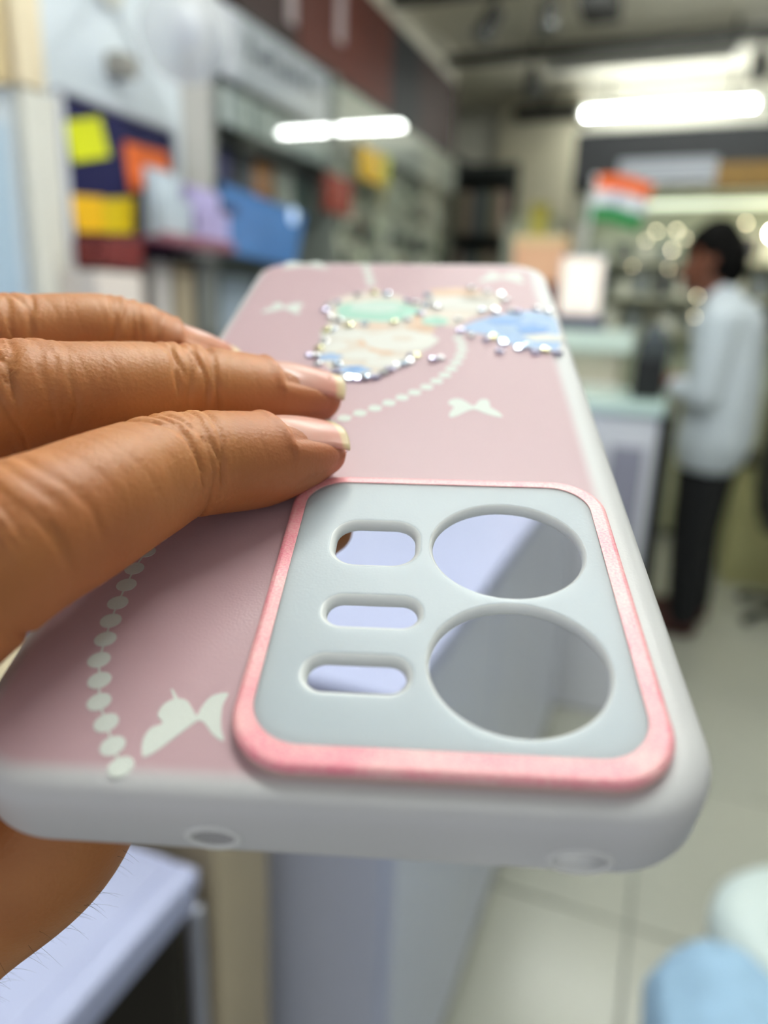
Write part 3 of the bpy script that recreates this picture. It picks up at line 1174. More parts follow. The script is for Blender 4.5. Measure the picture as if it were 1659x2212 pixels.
ORD = ['first', 'second', 'third', 'fourth', 'fifth', 'sixth', 'seventh', 'eighth', 'ninth', 'tenth', 'eleventh', 'twelfth', 'thirteenth', 'fourteenth', 'fifteenth', 'sixteenth', 'seventeenth', 'eighteenth', 'nineteenth', 'twentieth']
M_cast = mat('daylight_cast_white', (188, 194, 228), .32, var=.02)  # white laminate with the cool daylight cast put into its colour
M_cool = mat('cool_white_laminate', (216, 221, 240), .35, var=.02)
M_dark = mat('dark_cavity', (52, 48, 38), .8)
M_beige = mat('beige_laminate', (196, 180, 150), .5)
M_alu = mat('aluminium_edge', (176, 178, 190), .35, .5)
M_steel = mat('grey_steel', (120, 122, 124), .4, .6)

# near showcase, bottom left
o = [box('top_board', (-1.15, -.3, .735), (-.40, .485, .765), M_cast), box('front_rail', (-.40, -.3, .743), (-.372, .485, .765), M_cast),
     box('lower_rail', (-.405, -.3, .716), (-.378, .485, .741), M_cast), box('post', (-.386, .478, 0), (-.372, .492, .716), M_alu),
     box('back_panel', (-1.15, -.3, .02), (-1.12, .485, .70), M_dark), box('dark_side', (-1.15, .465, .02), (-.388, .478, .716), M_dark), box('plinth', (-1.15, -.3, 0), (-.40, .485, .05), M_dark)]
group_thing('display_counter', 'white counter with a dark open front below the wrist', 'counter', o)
o = [box('side_panel', (-1.1, .512, 0), (-.375, .62, .86), M_beige), box('cap', (-1.1, .512, .86), (-.37, .62, .872), M_beige)]
group_thing('beige_cabinet', 'narrow beige cabinet standing between the white counter and white cabinet', 'cabinet', o)
o = [box('carcass', (-1.1, .675, .06), (-.252, 2.2, .86), M_cool), box('worktop', (-1.12, .665, .86), (-.235, 2.21, .89), M_cast), box('plinth', (-1.1, .70, 0), (-.275, 2.19, .06), M_steel)]
for k in range(3):
    y0 = .68 + k * .505
    d_ = box('door', (-.254, y0 + .004, .07), (-.238, y0 + .50, .85), M_cool)
    o.append(d_)
t = group_thing('white_cabinet', 'long white cabinet with plain doors seen through the camera cutouts', 'cabinet', o)

# white counter and back counter by the man
o = [box('body', (-.95, 2.31, 0), (-.03, 2.74, 1.02), M_white), box('glass_top', (-.97, 2.29, 1.02), (-.02, 2.76, 1.055), mat('mint_glass', (206, 232, 226), .15, var=.02)),
     box('dark_end_panel', (-.03, 2.30, 0), (.012, 2.75, 1.02), M_black), box('foot', (-.9, 2.35, -.0), (-.1, 2.7, .02), M_steel), box('drawer_front', (-.16, 2.292, .45), (-.06, 2.312, .92), mat('grey_drawer', (150, 150, 168), .4))]
group_thing('service_counter', 'white service counter with a mint glass top and black end', 'counter', o)
o = [box('body', (-1.0, 2.9, 0), (-.21, 3.16, 1.17), mat('pale_beige_counter', (206, 200, 180), .5)), box('lit_top', (-1.02, 2.88, 1.17), (-.17, 3.18, 1.25), mat('mint_white', (226, 240, 232), .3, var=.02)),
     box('ledge', (-1.0, 2.87, 1.02), (-.20, 2.9, 1.05), M_white)]
group_thing('back_counter', 'pale counter with a thick mint white top behind the service counter', 'counter', o)
# things on the counters
o = [box('lower_case', (-.13, 2.42, 1.055), (-.035, 2.6, 1.18), M_black), box('upper_case', (-.125, 2.43, 1.18), (-.03, 2.59, 1.235), mat('dark_grey_plastic', (62, 68, 70), .5)), box('paper_slot', (-.11, 2.44, 1.235), (-.05, 2.56, 1.275), mat('slate_plastic', (86, 94, 100), .5))]
group_thing('receipt_printer', 'black receipt printer on the white service counter', 'printer', o)
A = at(1216, 560, 1, 2.95)
B = at(1290, 682, 1, 2.95)
zt = 1.25
o = [box('base', (A.x - .01, 2.9, zt), (B.x + .03, 3.02, zt + .045), mat('dark_lilac_plastic', (70, 72, 96), .4)), box('frame', (A.x - .004, 2.955, zt + .045), (B.x + .006, 2.985, A.z + .01), M_white),
     box('screen', (A.x + .004, 2.949, zt + .055), (B.x, 2.956, A.z), mat('lit_screen', (255, 238, 226), .3, emit=.55, var=.05, scale=12))]
group_thing('lit_display_stand', 'small glowing white display stand on the back counter', 'display', o)
A = at(1112, 512, 1, 2.98)
B = at(1226, 640, 1, 2.98)
o = [box('carton', (A.x, 2.98, 1.42), (B.x - .03, 3.14, A.z), mat('peach_card', (240, 186, 150), .6)), box('lid', (A.x - .005, 2.975, A.z - .03), (B.x - .025, 3.145, A.z + .005), mat('pale_peach_card', (238, 206, 160), .6))]
group_thing('peach_box', 'peach cardboard box with a yellowish lid behind the case corner', 'box', o)
tag(box('brown_box', (A.x + .02, 2.97, 1.25), (B.x + .01, 3.16, 1.42), mat('red_brown_card', (116, 62, 50), .6)), 'red-brown box under the peach cardboard box', 'box')

# flag
P0, P1 = at(1248, 610, 1, 3.06), at(1287, 384, 1, 3.06)
P0 = P1 + (P0 - P1) * ((P1.z - 1.25) / (P1.z - P0.z))
t = thing('table_flag', 'small orange, white and green flag on a leaning white pole', 'flag', P0)
o = [cyl('pole', P0, P1, .008, .007, mat('white_pole', (214, 220, 224), .4), None, 12), ball('pole_tip', P1, .011, M_white, None, (1, 1, 1), 2), cyl('stand', P0, P0 + Vector((0, 0, .03)), .035, .02, M_white, None, 20)]
FA, FB = at(1290, 380, 1, 3.06), at(1404, 478, 1, 3.06)
wdt, hgt = FB.x - FA.x, FA.z - FB.z
for k, (nm_, c_) in enumerate((('orange_stripe', (240, 112, 56)), ('white_stripe', (226, 228, 236)), ('green_stripe', (36, 134, 72)))):
    V, F = [], []
    n = 14
    for sgn in (0, 1):
        for i in range(n):
            u = i / (n - 1)
            for v in (0, 1):
                z_ = FA.z - hgt * (k + v) / 3 - .02 * u + .012 * math.sin(5 * u)
                x_ = FA.x + wdt * u - (k + v) / 3 * .035
                V.append((x_, 3.06 + .03 * math.sin(6.5 * u) * (.3 + u) + sgn * .0015, z_))
    for i in range(n - 1):
        F.append((2 * i, 2 * i + 1, 2 * i + 3, 2 * i + 2))
        q = 2 * n
        F.append((q + 2 * i + 2, q + 2 * i + 3, q + 2 * i + 1, q + 2 * i))
    o.append(mesh(nm_, V, F, mat('flag_' + nm_, c_, .7)))
V, F = [], []
wc = (FA.x + wdt * .5 - .017, 3.06 + .03 * math.sin(3.25) * .8 - .003, FA.z - hgt * .5 - .01 + .012 * math.sin(2.5))
bm = bmesh.new()
for k in range(24):
    a_ = 2 * math.pi * k / 24
    for rr in (hgt * .13, hgt * .10):
        for yy in (0, .002):
            bm.verts.new((wc[0] + rr * math.cos(a_), wc[1] - .002 + yy, wc[2] + rr * math.sin(a_)))
bm.verts.ensure_lookup_table()
for k in range(24):
    j = (k + 1) % 24
    b4, n4 = k * 4, j * 4
    for q1, q2 in ((0, 1), (1, 3), (3, 2), (2, 0)):
        bm.faces.new((bm.verts[b4 + q1], bm.verts[b4 + q2], bm.verts[n4 + q2], bm.verts[n4 + q1]))
o.append(frombm('blue_wheel', bm, mat('flag_blue', (60, 80, 170), .7)))
adopt(t, *o)

# ---- left partition: pale panel, cream strip, noticeboard, fan
XP = -1.30
M_pale = mat('pale_blue_panel', (176, 198, 216), .4, var=.03)
A, B = at(70, 190, 0, XP), at(138, 640, 0, XP)
o = box('wall_partition', (XP - .3, .2, 0), (XP - .02, 1.78, 2.9), mat('partition_white', (206, 214, 222), .5, var=.02), bev=0)
struct(o, 'white partition wall behind the noticeboard')
tag(lbox('wall_panel', (-250, 190), (55, 700), XP, .02, M_pale), 'pale blue panel at the left edge beside the noticeboard', 'panel')
tag(lbox('cream_board', (-250, -150), (22, 186), XP + .01, .03, mat('tan_board', (206, 184, 140), .6)), 'tan board at the upper left corner', 'board')
struct(box('trim_1', (XP - .02, at(22, 100, 0, XP).y, at(50, 186, 0, XP).z), (XP + .012, at(84, 100, 0, XP).y, 2.6), mat('pale_cream_trim', (226, 210, 180), .6)), 'cream upright strip left of the noticeboard')
struct(box('trim_2', (XP - .02, at(58, 400, 0, XP).y, .9), (XP + .006, at(132, 400, 0, XP).y, at(50, 186, 0, XP).z - .002), mat('warm_white_trim', (222, 220, 210), .5)), 'white upright strip beside the noticeboard')
M_navy = mat('navy_felt', (15, 15, 68), .8, var=.08, scale=60)
A, B = at(132, 202, 0, XP), at(384, 640, 0, XP)
o = [box('felt_panel', (XP - .02, A.y, 1.12), (XP, B.y, A.z), M_navy), box('top_frame', (XP - .02, A.y - .01, A.z), (XP + .008, B.y + .01, A.z + .012), M_alu), box('side_frame', (XP - .02, B.y, 1.12), (XP + .008, B.y + .012, A.z), M_alu), box('side_frame', (XP - .02, A.y - .012, 1.12), (XP + .008, A.y, A.z), M_white)]
group_thing('noticeboard', 'navy blue noticeboard with bright notes on it', 'board', o)


def sheet(name, quad, x, m, label, cat='note', group=None, curl=.006):
    """small paper with thickness and a slight curl, corners given as photo pixels on the plane x"""
    P_ = [at(q[0], q[1], 0, x) for q in quad]
    V, F = [], []
    n = 6
    for lay in (0, .0012):
        for i in range(n):
            for j in range(n):
                u, v = i / (n - 1), j / (n - 1)
                p = P_[0] * (1 - u) * (1 - v) + P_[1] * u * (1 - v) + P_[2] * u * v + P_[3] * (1 - u) * v
                V.append((p.x + .002 - lay + curl * v * v, p.y, p.z))
    for lay in (0, 1):
        for i in range(n - 1):
            for j in range(n - 1):
                a_ = lay * n * n + i * n + j
                f_ = (a_, a_ + 1, a_ + n + 1, a_ + n)
                F.append(f_ if lay else f_[::-1])
    return tag(mesh(name, V, F, m), label, cat, group)


sheet('sticky_note', [(138, 262), (215, 252), (232, 338), (152, 350)], XP, mat('lime_paper', (214, 218, 16), .7), 'lime yellow sticky note at the top of the navy board', 'sticky note')
sheet('paper_note', [(266, 305), (360, 330), (372, 405), (276, 412)], XP, mat('orange_paper', (226, 106, 40), .7), 'orange paper note on the navy board above the white sheets', 'note')
sheet('yellow_card', [(150, 420), (222, 426), (220, 502), (162, 500)], XP, mat('amber_paper', (236, 184, 10), .7), 'amber card at the left of the two yellow cards', 'card')
sheet('yellow_card', [(224, 430), (290, 426), (284, 504), (222, 503)], XP, mat('yellow_paper', (218, 190, 14), .7), 'yellow card at the right of the two yellow cards', 'card')
o_ = lbox('red_box', (226, 512), (312, 582), XP + .10, .09, mat('dull_red_card', (112, 40, 38), .6))
tag(o_, 'dull red box below the yellow cards', 'box')
o_ = lbox('white_carton', (206, 584), (312, 690), XP + .11, .10, mat('cream_card', (226, 214, 204), .6))
tag(o_, 'cream white carton below the dull red box', 'box')
sy = at(212, 690, 0, XP + .11).y
o = [box('board', (XP, sy - .02, at(212, 690, 0, XP + .11).z - .018), (XP + .14, at(318, 690, 0, XP + .11).y + .02, at(212, 690, 0, XP + .11).z - .0), M_white), box('bracket', (XP, sy + .02, at(212, 690, 0, XP + .11).z - .08), (XP + .06, sy + .035, at(212, 690, 0, XP + .11).z - .018), M_alu)]
group_thing('small_shelf', 'small white wall shelf holding the cream carton', 'shelf', o)

# globe wall lamp
gx = XP + .19
gc = at(398, 72, 0, gx)
R_ = (at(398, -30, 0, gx) - gc).length * 1.08
t = thing('globe_lamp', 'round frosted white globe lamp at the top left', 'lamp', (XP, gc.y, gc.z))
M_globe = mat('frosted_globe', (232, 234, 238), .3, var=.02)
_nt = M_globe.node_tree
_tp = _nt.nodes.new('ShaderNodeBsdfTransparent')
_tp.inputs[0].default_value = (.96, .97, .98, 1)
_mx = _nt.nodes.new('ShaderNodeMixShader')
_mx.inputs[0].default_value = .58
_nt.links.new(_nt.nodes['Principled BSDF'].outputs[0], _mx.inputs[1])
_nt.links.new(_tp.outputs[0], _mx.inputs[2])
_nt.links.new(_mx.outputs[0], [n_ for n_ in _nt.nodes if n_.type == 'OUTPUT_MATERIAL'][0].inputs['Surface'])
V, F = [], []
n, k = 40, 24
for i in range(k + 1):
    a_ = math.pi * (.03 + .94 * i / k)
    for j in range(n):
        b_ = 2 * math.pi * j / n
        V.append((gc.x + R_ * math.sin(a_) * math.cos(b_), gc.y + R_ * math.sin(a_) * math.sin(b_), gc.z + R_ * math.cos(a_)))
for i in range(k):
    for j in range(n):
        F.append((i * n + j, (i + 1) * n + j, (i + 1) * n + (j + 1) % n, i * n + (j + 1) % n))
o = [mesh('globe', V, F, M_globe), ball('bulb', (gc.x, gc.y + .012, gc.z + .02), .035, M_white, None, (1, 1, 1.25)),
     cyl('cap', (gc.x, gc.y, gc.z + R_ * .97), (gc.x, gc.y, gc.z + R_ * 1.12), .03, .022, M_batten, None, 20), cyl('bulb_stem', (gc.x, gc.y, gc.z + .05), (gc.x, gc.y, gc.z + R_), .012, .012, M_batten, None, 12),
     cyl('arm', (XP - .02, gc.y, gc.z + R_ * 1.1), (gc.x, gc.y, gc.z + R_ * 1.1), .012, .012, M_batten, None, 12), cyl('wall_plate', (XP - .02, gc.y, gc.z + R_ * 1.1), (XP, gc.y, gc.z + R_ * 1.1), .045, .04, M_batten, None, 24)]
adopt(t, *o)
o_ = lbox('switch_box', (262, 108), (300, 172), XP + .03, .05, mat('grey_switch', (150, 146, 138), .5))
tag(o_, 'grey switch box on the wall left of the globe lamp', 'switch box')

# column and leaning sheets
A, B = at(392, 180, 0, -1.32), at(466, 560, 0, -1.32)
o_ = box('column', (-1.62, A.y, 0), (-1.32, B.y, 2.9), mat('grey_white_column', (176, 174, 172), .6, var=.03))
struct(o_, 'grey white column beside the noticeboard')
o = [box('tray_board', (-1.32, at(318, 512, 0, -1.2).y, at(400, 520, 0, -1.2).z - .016), (-1.16, at(478, 512, 0, -1.2).y, at(400, 520, 0, -1.2).z), mat('wine_shelf', (120, 70, 84), .5)),
     box('tray_lip', (-1.165, at(318, 512, 0, -1.2).y, at(400, 520, 0, -1.2).z - .016), (-1.155, at(478, 512, 0, -1.2).y, at(400, 520, 0, -1.2).z + .008), mat('wine_lip', (136, 84, 96), .5))]
group_thing('tray_shelf', 'wine-coloured narrow shelf holding the white and lilac holders', 'shelf', o)
zs = at(400, 520, 0, -1.2).z
A = at(318, 352, 0, -1.2)
for (pa, pb, pt, x0, x1, c_, lb) in ((314, 388, 360, -1.24, -1.22, (186, 198, 210), 'pale white leaflet holder standing on the wine shelf'), (392, 470, 395, -1.25, -1.23, (176, 166, 214), 'lilac leaflet holder standing on the wine shelf')):
    y0, y1 = at(pa + 6, 440, 0, x0 - .01).y, at(pb, 440, 0, x0 - .01).y
    z1 = at((pa + pb) / 2, pt, 0, -1.22).z
    mm_ = mat('holder_' + str(pa), c_, .35)
    group_thing('leaflet_holder', lb, 'holder', [box('back_sheet', (x0 - .02, y0, zs), (x0 - .012, y1, z1), mm_), box('front_pocket', (x1, y0, zs), (x1 + .006, y1, zs + (z1 - zs) * .6), mm_), box('leaflet', (x0 - .008, y0 + .01, zs), (x0 + .004, y1 - .01, zs + (z1 - zs) * .93), mat('leaf_' + str(pa), tuple(min(255, q + 16) for q in c_), .6)), box('holder_base', (x0 - .02, y0, zs), (x1 + .006, y1, zs + .006), mm_)])
# goods under the wine shelf
rr_ = random.Random(5)
for i, (pa, pb, pt, c_, lb) in enumerate(((330, 372, 560, (150, 144, 138), 'grey carton under the wine shelf, leftmost'), (374, 420, 568, (122, 108, 84), 'olive brown carton under the wine shelf, middle'), (424, 470, 552, (74, 76, 72), 'dark grey carton under the wine shelf, rightmost'))):
    y0, y1 = at(pa, 600, 0, -1.22).y, at(pb, 600, 0, -1.22).y
    z1 = at(pa, pt, 0, -1.22).z
    q = box('carton', (-1.31, y0, 1.16), (-1.22, y1, min(z1, zs - .03)), mat('carton_%d' % i, c_, .6))
    l_ = box('label_patch', (-1.2205, y0 + .012, 1.22), (-1.2185, y1 - .012, min(z1, zs - .03) - .03), mat('carton_label_%d' % i, tuple(min(255, v + 40) for v in c_), .6))
    tag(q, lb, 'box', 'cartons under the wine shelf')
    l_.parent = q
y0, y1 = at(300, 690, 0, -1.2).y, at(490, 690, 0, -1.2).y
group_thing('lower_shelf', 'grey shelf carrying the cartons beside the column', 'shelf', [box('shelf_board', (-1.32, y0, 1.14), (-1.17, y1, 1.16), M_steel), box('shelf_lip', (-1.175, y0, 1.135), (-1.165, y1, 1.17), M_alu)])

# ---- left wall display units
XS = -1.60
yA, yD, yE = at(470, 300, 0, XS).y, at(705, 300, 0, XS).y, at(985, 300, 0, XS).y
zs0, zs1 = at(510, 30, 0, XS).z, at(830, 30, 0, XS).z       # sign band, poster band


def glass_mat():
    m = bpy.data.materials.new('pane_glass')
    m.use_nodes = True
    nt = m.node_tree
    for n in list(nt.nodes):
        if n.type != 'OUTPUT_MATERIAL':
            nt.nodes.remove(n)
    out = [n for n in nt.nodes if n.type == 'OUTPUT_MATERIAL'][0]
    tr = nt.nodes.new('ShaderNodeBsdfTransparent')
    gl = nt.nodes.new('ShaderNodeBsdfGlossy')
    gl.inputs['Roughness'].default_value = .02
    fr = nt.nodes.new('ShaderNodeFresnel')
    ge = nt.nodes.new('ShaderNodeNewGeometry')
    io = nt.nodes.new('ShaderNodeMapRange')
    io.inputs[3].default_value = 1.52
    io.inputs[4].default_value = 1 / 1.52
    nt.links.new(ge.outputs['Backfacing'], io.inputs[0])
    nt.links.new(io.outputs[0], fr.inputs['IOR'])
    tr.inputs['Color'].default_value = (.98, .99, .985, 1)
    mx = nt.nodes.new('ShaderNodeMixShader')
    nt.links.new(fr.outputs[0], mx.inputs[0])
    nt.links.new(tr.outputs[0], mx.inputs[1])
    nt.links.new(gl.outputs[0], mx.inputs[2])
    nt.links.new(mx.outputs[0], out.inputs['Surface'])
    return m


M_glass = glass_mat()
M_rack = mat('rack_back', (232, 238, 220), .5, var=.03)
M_dk = mat('shelf_dark', (44, 48, 46), .6)
M_sl = mat('slate_shelf', (96, 104, 104), .5)
# first unit: sign, fringe strip, dark shelf, tilted screen
o = [box('back_panel', (XS - .36, yA, 0), (XS - .34, yD, zs0), M_sl), box('side_panel', (XS - .36, yA - .02, 0), (XS - .005, yA, zs0), mat('side_grey', (138, 140, 140), .5)), box('side_panel', (XS - .36, yD - .015, 0), (XS + .05, yD + .015, zs0), mat('divider_grey', (132, 138, 132), .5)),
     box('shelf_board', (XS - .34, yA, at(470, 285, 0, XS).z - .02), (XS - .01, yD, at(470, 285, 0, XS).z), M_dk), box('shelf_board', (XS - .34, yA, at(470, 392, 0, XS).z - .05), (XS - .05, yD, at(470, 392, 0, XS).z - .03), M_dk), box('shelf_board', (XS - .34, yA, at(470, 575, 0, XS).z - .03), (XS - .01, yD, at(470, 575, 0, XS).z - .01), M_sl),
     box('shelf_board', (XS - .34, yA, 1.0), (XS - .01, yD, 1.02), M_sl), box('glass_door', (XS + .03, yA + .1, at(470, 392, 0, XS).z), (XS + .036, yD - .02, zs0 - .01), M_glass, None, 0)]
group_thing('display_unit', 'grey display unit with shelves under the lettered white sign', 'shelf unit', o)
M_sign = mat('sign_white', (196, 200, 212), .4, var=.03)
o = [box('sign_board', (XS - .02, yA, at(500, 175, 0, XS).z), (XS + .02, yD - .02, zs0), M_sign)]
# the blurred dark writing on the sign (not legible in the photograph): slanting strokes
M_ink = mat('sign_ink', (62, 66, 82), .5)
ys_ = [at(q, 150, 0, XS).y for q in np.linspace(528, 668, 9)]
zc_ = (zs0 + at(500, 175, 0, XS).z) / 2 + .02
for i, y_ in enumerate(ys_):
    h_ = (.040, .018, .026, .034, .020, .038, .022, .030, .018)[i]
    w_ = (.012, .024, .016, .012, .022, .012, .020, .014, .022)[i]
    o.append(box('letter_stroke', (XS + .018, y_ - w_ * .5, zc_ - .03), (XS + .026, y_ + w_ * 1.2, zc_ - .03 + h_ * 1.6), M_ink, None, .004))
group_thing('shop_sign', 'white sign with dark lettering above the display unit', 'sign', o)
z0_, z1_ = at(470, 262, 0, XS).z, at(500, 195, 0, XS).z
o = [box('valance', (XS - .012, yA, z0_), (XS + .012, yD - .02, z1_), mat('valance_grey', (160, 170, 170), .6))]
for i in range(16):
    y_ = yA + (yD - .03 - yA) * i / 16
    o.append(box('flap', (XS + .012, y_ + .004, z0_ - .004), (XS + .018, y_ + (yD - yA) / 16 - .006, z0_ + .11), mat('flap_%d' % (i % 3), ((188, 198, 196), (150, 160, 164), (172, 182, 178))[i % 3], .6)))
group_thing('valance_strip', 'pale strip of hanging flaps below the lettered sign', 'strip', o)
# boxes on the dark shelf
zz = at(470, 392, 0, XS).z - .03
rr_ = random.Random(9)
cols = [((38, 40, 84), 'navy'), ((52, 54, 98), 'dull navy'), ((40, 42, 48), 'black'), ((58, 66, 78), 'slate blue'), ((170, 110, 40), 'orange'), ((150, 100, 44), 'brown orange'), ((150, 156, 150), 'grey'), ((176, 180, 176), 'pale grey'), ((60, 84, 80), 'dark teal'), ((90, 100, 96), 'grey green')]
y_ = yA + .015
lbl = {0: 'navy box at the column end of the dark shelf', 4: 'orange box in the middle of the dark shelf', 7: 'pale grey box on the dark shelf near the divider'}
for i, (c_, nm_) in enumerate(cols):
    wd = (yD - yA - .05) / len(cols)
    hh_ = rr_.uniform(.17, .24)
    q = box('product_box', (XS - .25, y_ + .004, zz), (XS - .06, y_ + wd - .004, zz + hh_), mat('pb_%d' % i, c_, .5))
    tag(q, lbl.get(i, nm_ + ' product box standing in the row on the dark shelf'), 'box', 'product boxes on the dark shelf')
    y_ += wd
# tilted blue screen
A0, A1, A2, A3 = at(472, 388, 0, XS + .12), at(662, 462, 0, XS + .12), at(640, 580, 0, XS + .12), at(472, 545, 0, XS + .12)
t = thing('blue_screen', 'blue lit screen with a bright spot under the dark shelf', 'screen', A3)
bm = bmesh.new()
qs = []
for lay in (0, -.03):
    qs.append([bm.verts.new(p + Vector((lay, 0, 0))) for p in (A0, A1, A2, A3)])
bm.faces.new(qs[0])
bm.faces.new(qs[1][::-1])
for k in range(4):
    bm.faces.new((qs[0][k], qs[0][(k + 1) % 4], qs[1][(k + 1) % 4], qs[1][k]))
scr = frombm('bezel', bm, mat('screen_bezel', (40, 62, 84), .3))
bm = bmesh.new()
cc = (A0 + A1 + A2 + A3) / 4
f1 = [bm.verts.new(cc + (p - cc) * .94 + Vector((.002, 0, 0))) for p in (A0, A1, A2, A3)]
f2 = [bm.verts.new(cc + (p - cc) * .94 + Vector((-.004, 0, 0))) for p in (A0, A1, A2, A3)]
bm.faces.new(f1)
bm.faces.new(f2[::-1])
for k in range(4):
    bm.faces.new((f1[k], f1[(k + 1) % 4], f2[(k + 1) % 4], f2[k]))
pan = frombm('lit_panel', bm, mat('screen_blue', (70, 116, 176), .25, emit=.16, var=.22, scale=9))
wheel = ball('bright_spot', at(634, 466, 0, XS + .13), .03, mat('screen_spot', (196, 220, 250), .3, emit=.9), None, (.2, 1, 1))
dk = lbox('dark_icon', (478, 438), (512, 470), XS + .125, .006, mat('icon_navy', (40, 50, 90), .4))
arm = box('mount_arm', (XS - .045, cc.y - .05, cc.z - .02), (XS + .1, cc.y + .05, cc.z + .02), M_black)
adopt(t, scr, pan, wheel, dk, arm)
for (a_, b_, pt, c_, nm_, lb) in ((475, 560, 588, (168, 184, 202), 'pale_carton', 'pale blue carton under the blue screen'), (562, 640, 600, (74, 82, 92), 'dark_carton', 'slate grey carton right of the pale blue carton')):
    y0, y1 = at(a_, 620, 0, XS).y, at(b_, 620, 0, XS).y
    z1 = at(a_, pt, 0, XS).z
    q = box(nm_, (XS - .22, y0 + .002, 1.02), (XS - .015, y1 - .002, z1), mat(nm_ + '_card', c_, .5))
    l_ = box('carton_tape', (XS - .016, (y0 + y1) / 2 - .02, 1.021), (XS - .013, (y0 + y1) / 2 + .02, z1 - .002), mat(nm_ + '_tape', tuple(min(255, v + 24) for v in c_), .4))
    l_.parent = q
    tag(q, lb, 'box')

# second unit with hanging packs behind glass
o = [box('back_board', (XS - .12, yD + .015, 0), (XS - .10, yE, zs0), M_rack), box('header', (XS - .10, yD + .015, zs0 - .20), (XS + .01, yE, zs0), mat('header_pale', (168, 174, 166), .5)), box('end_panel', (XS - .12, yE, 0), (XS, yE + .02, zs0), mat('end_dark', (92, 96, 84), .5)), box('counter_base', (XS - .10, yD + .015, 0), (XS + .02, yE, 1.0), mat('base_pale', (176, 184, 172), .5))]
for y_ in (yD + (yE - yD) * .33, yD + (yE - yD) * .66):
    o.append(box('upright', (XS - .1, y_ - .01, 1.0), (XS - .03, y_ + .01, zs0 - .2), mat('upright_grey', (150, 156, 144), .4)))
for i in range(6):
    z_ = 1.06 + i * .19
    o.append(box('hook_rail', (XS - .1, yD + .02, z_ + .155), (XS - .085, yE, z_ + .17), M_batten))
o.append(box('glass_door', (XS + .03, yD + .02, at(705, 330, 0, XS).z - .25), (XS + .036, yE - .1, zs0 - .01), M_glass, None, 0))
group_thing('accessory_rack', 'pale green wall rack of hanging packs behind the tube reflection', 'rack', o)
pk_cols = [((206, 216, 190), 'pale green'), ((160, 170, 154), 'grey green'), ((224, 228, 214), 'off-white'), ((84, 90, 82), 'dark grey green'), ((214, 200, 120), 'straw yellow'), ((150, 136, 118), 'tan'), ((88, 100, 104), 'slate')]
specials = {}
nc = 12
for i in range(6):
    for j in range(nc):
        y_ = yD + .05 + (yE - yD - .08) * j / nc
        z_ = 1.06 + i * .19
        wd = (yE - yD - .08) / nc * .72
        ci = rr_.choice([0, 0, 1, 1, 2, 2, 3, 4, 5, 6])
        c_, nm_ = pk_cols[ci]
        hh_ = rr_.uniform(.11, .145)
        card = box('blister_pack', (XS - .078, y_, z_ + .15 - hh_), (XS - .072, y_ + wd, z_ + .15), mat('pack_%d' % ci, c_, .5))
        bub = box('bubble', (XS - .072, y_ + wd * .18, z_ + .16 - hh_), (XS - .048, y_ + wd * .82, z_ + .15 - hh_ * .4), mat('pack_b%d' % ((ci * 3 + j) % 4), ((120, 126, 118), (206, 210, 200), (74, 78, 76), (160, 162, 150))[(ci * 3 + j) % 4], .3))
        bub.parent = card
        tag(card, nm_ + ' blister pack, %s along the %s row up of the rack' % (ORD[j], ORD[i]), 'pack', nm_ + ' packs on the wall rack')
for (a_, b_, c_, lb) in (((786, 312), (826, 402), (222, 178, 10), 'bright yellow hanging packet on the wall rack'), ((712, 372), (760, 470), (142, 58, 44), 'red-brown hanging packet below the tube reflection'), ((826, 330), (842, 398), (190, 194, 60), 'lime strip beside the bright yellow packet')):
    q = lbox('hanging_packet', a_, b_, XS + .06, .03, mat('pkt' + lb[:6], c_, .5))
    tag(q, lb, 'packet')
    tabp = q.bound_box
    ym = (tabp[0][1] + tabp[7][1]) / 2 if False else (min(v[1] for v in tabp) + max(v[1] for v in tabp)) / 2
    zt_ = max(v[2] for v in tabp)
    tb = cyl('hook', (XS - .0, ym, zt_ - .01), (XS + .062, ym, zt_ - .01), .004, .004, M_steel, None, 8)
    tb.parent = q

# poster band above
ps = [((505, 640), (44, 16, 15), 'dark maroon poster panel over the lettered sign'), ((640, 842), (86, 30, 16), 'rust red poster panel above the wall rack'), ((842, 905), (20, 22, 30), 'blue black poster panel right of the rust red one'), ((905, 985), (54, 28, 26), 'brown poster panel at the far end of the band')]
posters = []
for i, ((pa, pb), c_, lb) in enumerate(ps):
    y0, y1 = at(pa, 100, 0, XS).y, at(pb, 160, 0, XS).y
    q = box('poster_panel', (XS - .05, y0, zs0 + .01), (XS + .015, y1 - .01, zs1), mat('poster_%d' % i, c_, .6, var=.35, scale=3))
    fr_ = box('poster_edge', (XS - .05, y0, zs0 + .0), (XS + .02, y1 - .01, zs0 + .02), M_black)
    posters.append(group_thing('poster', lb, 'poster', [q, fr_]))
M_fig = mat('figure_print', (176, 160, 164), .6)
y_ = at(730, 40, 0, XS).y
adopt(posters[1], box('pale_mark', (XS + .0152, y_ - .05, at(730, 96, 0, XS).z), (XS + .019, y_ + .03, zs1 - .01), M_fig))
y_ = at(622, 40, 0, XS).y
adopt(posters[0], box('pale_mark', (XS + .0152, y_ - .035, at(622, 40, 0, XS).z - .02), (XS + .019, y_ + .035, zs1 - .01), M_fig))
tag(box('upper_wall_box', (XW, yA, zs1 + .002), (XS - .02, yE, ZC - .001), M_ceil), 'beige soffit box above the poster band', 'soffit')


# ---- far end: pillar, shelf goods, soffit, display wall
o_ = box('far_pillar', (at(1078, 300, 1, 6.15).x, 6.15, 0), (at(1243, 300, 1, 6.15).x, 6.39, ZC), mat('pillar_beige', (184, 178, 156), .7, var=.03))
struct(o_, 'beige square pillar at the far end')
o_.name = 'wall_pillar'
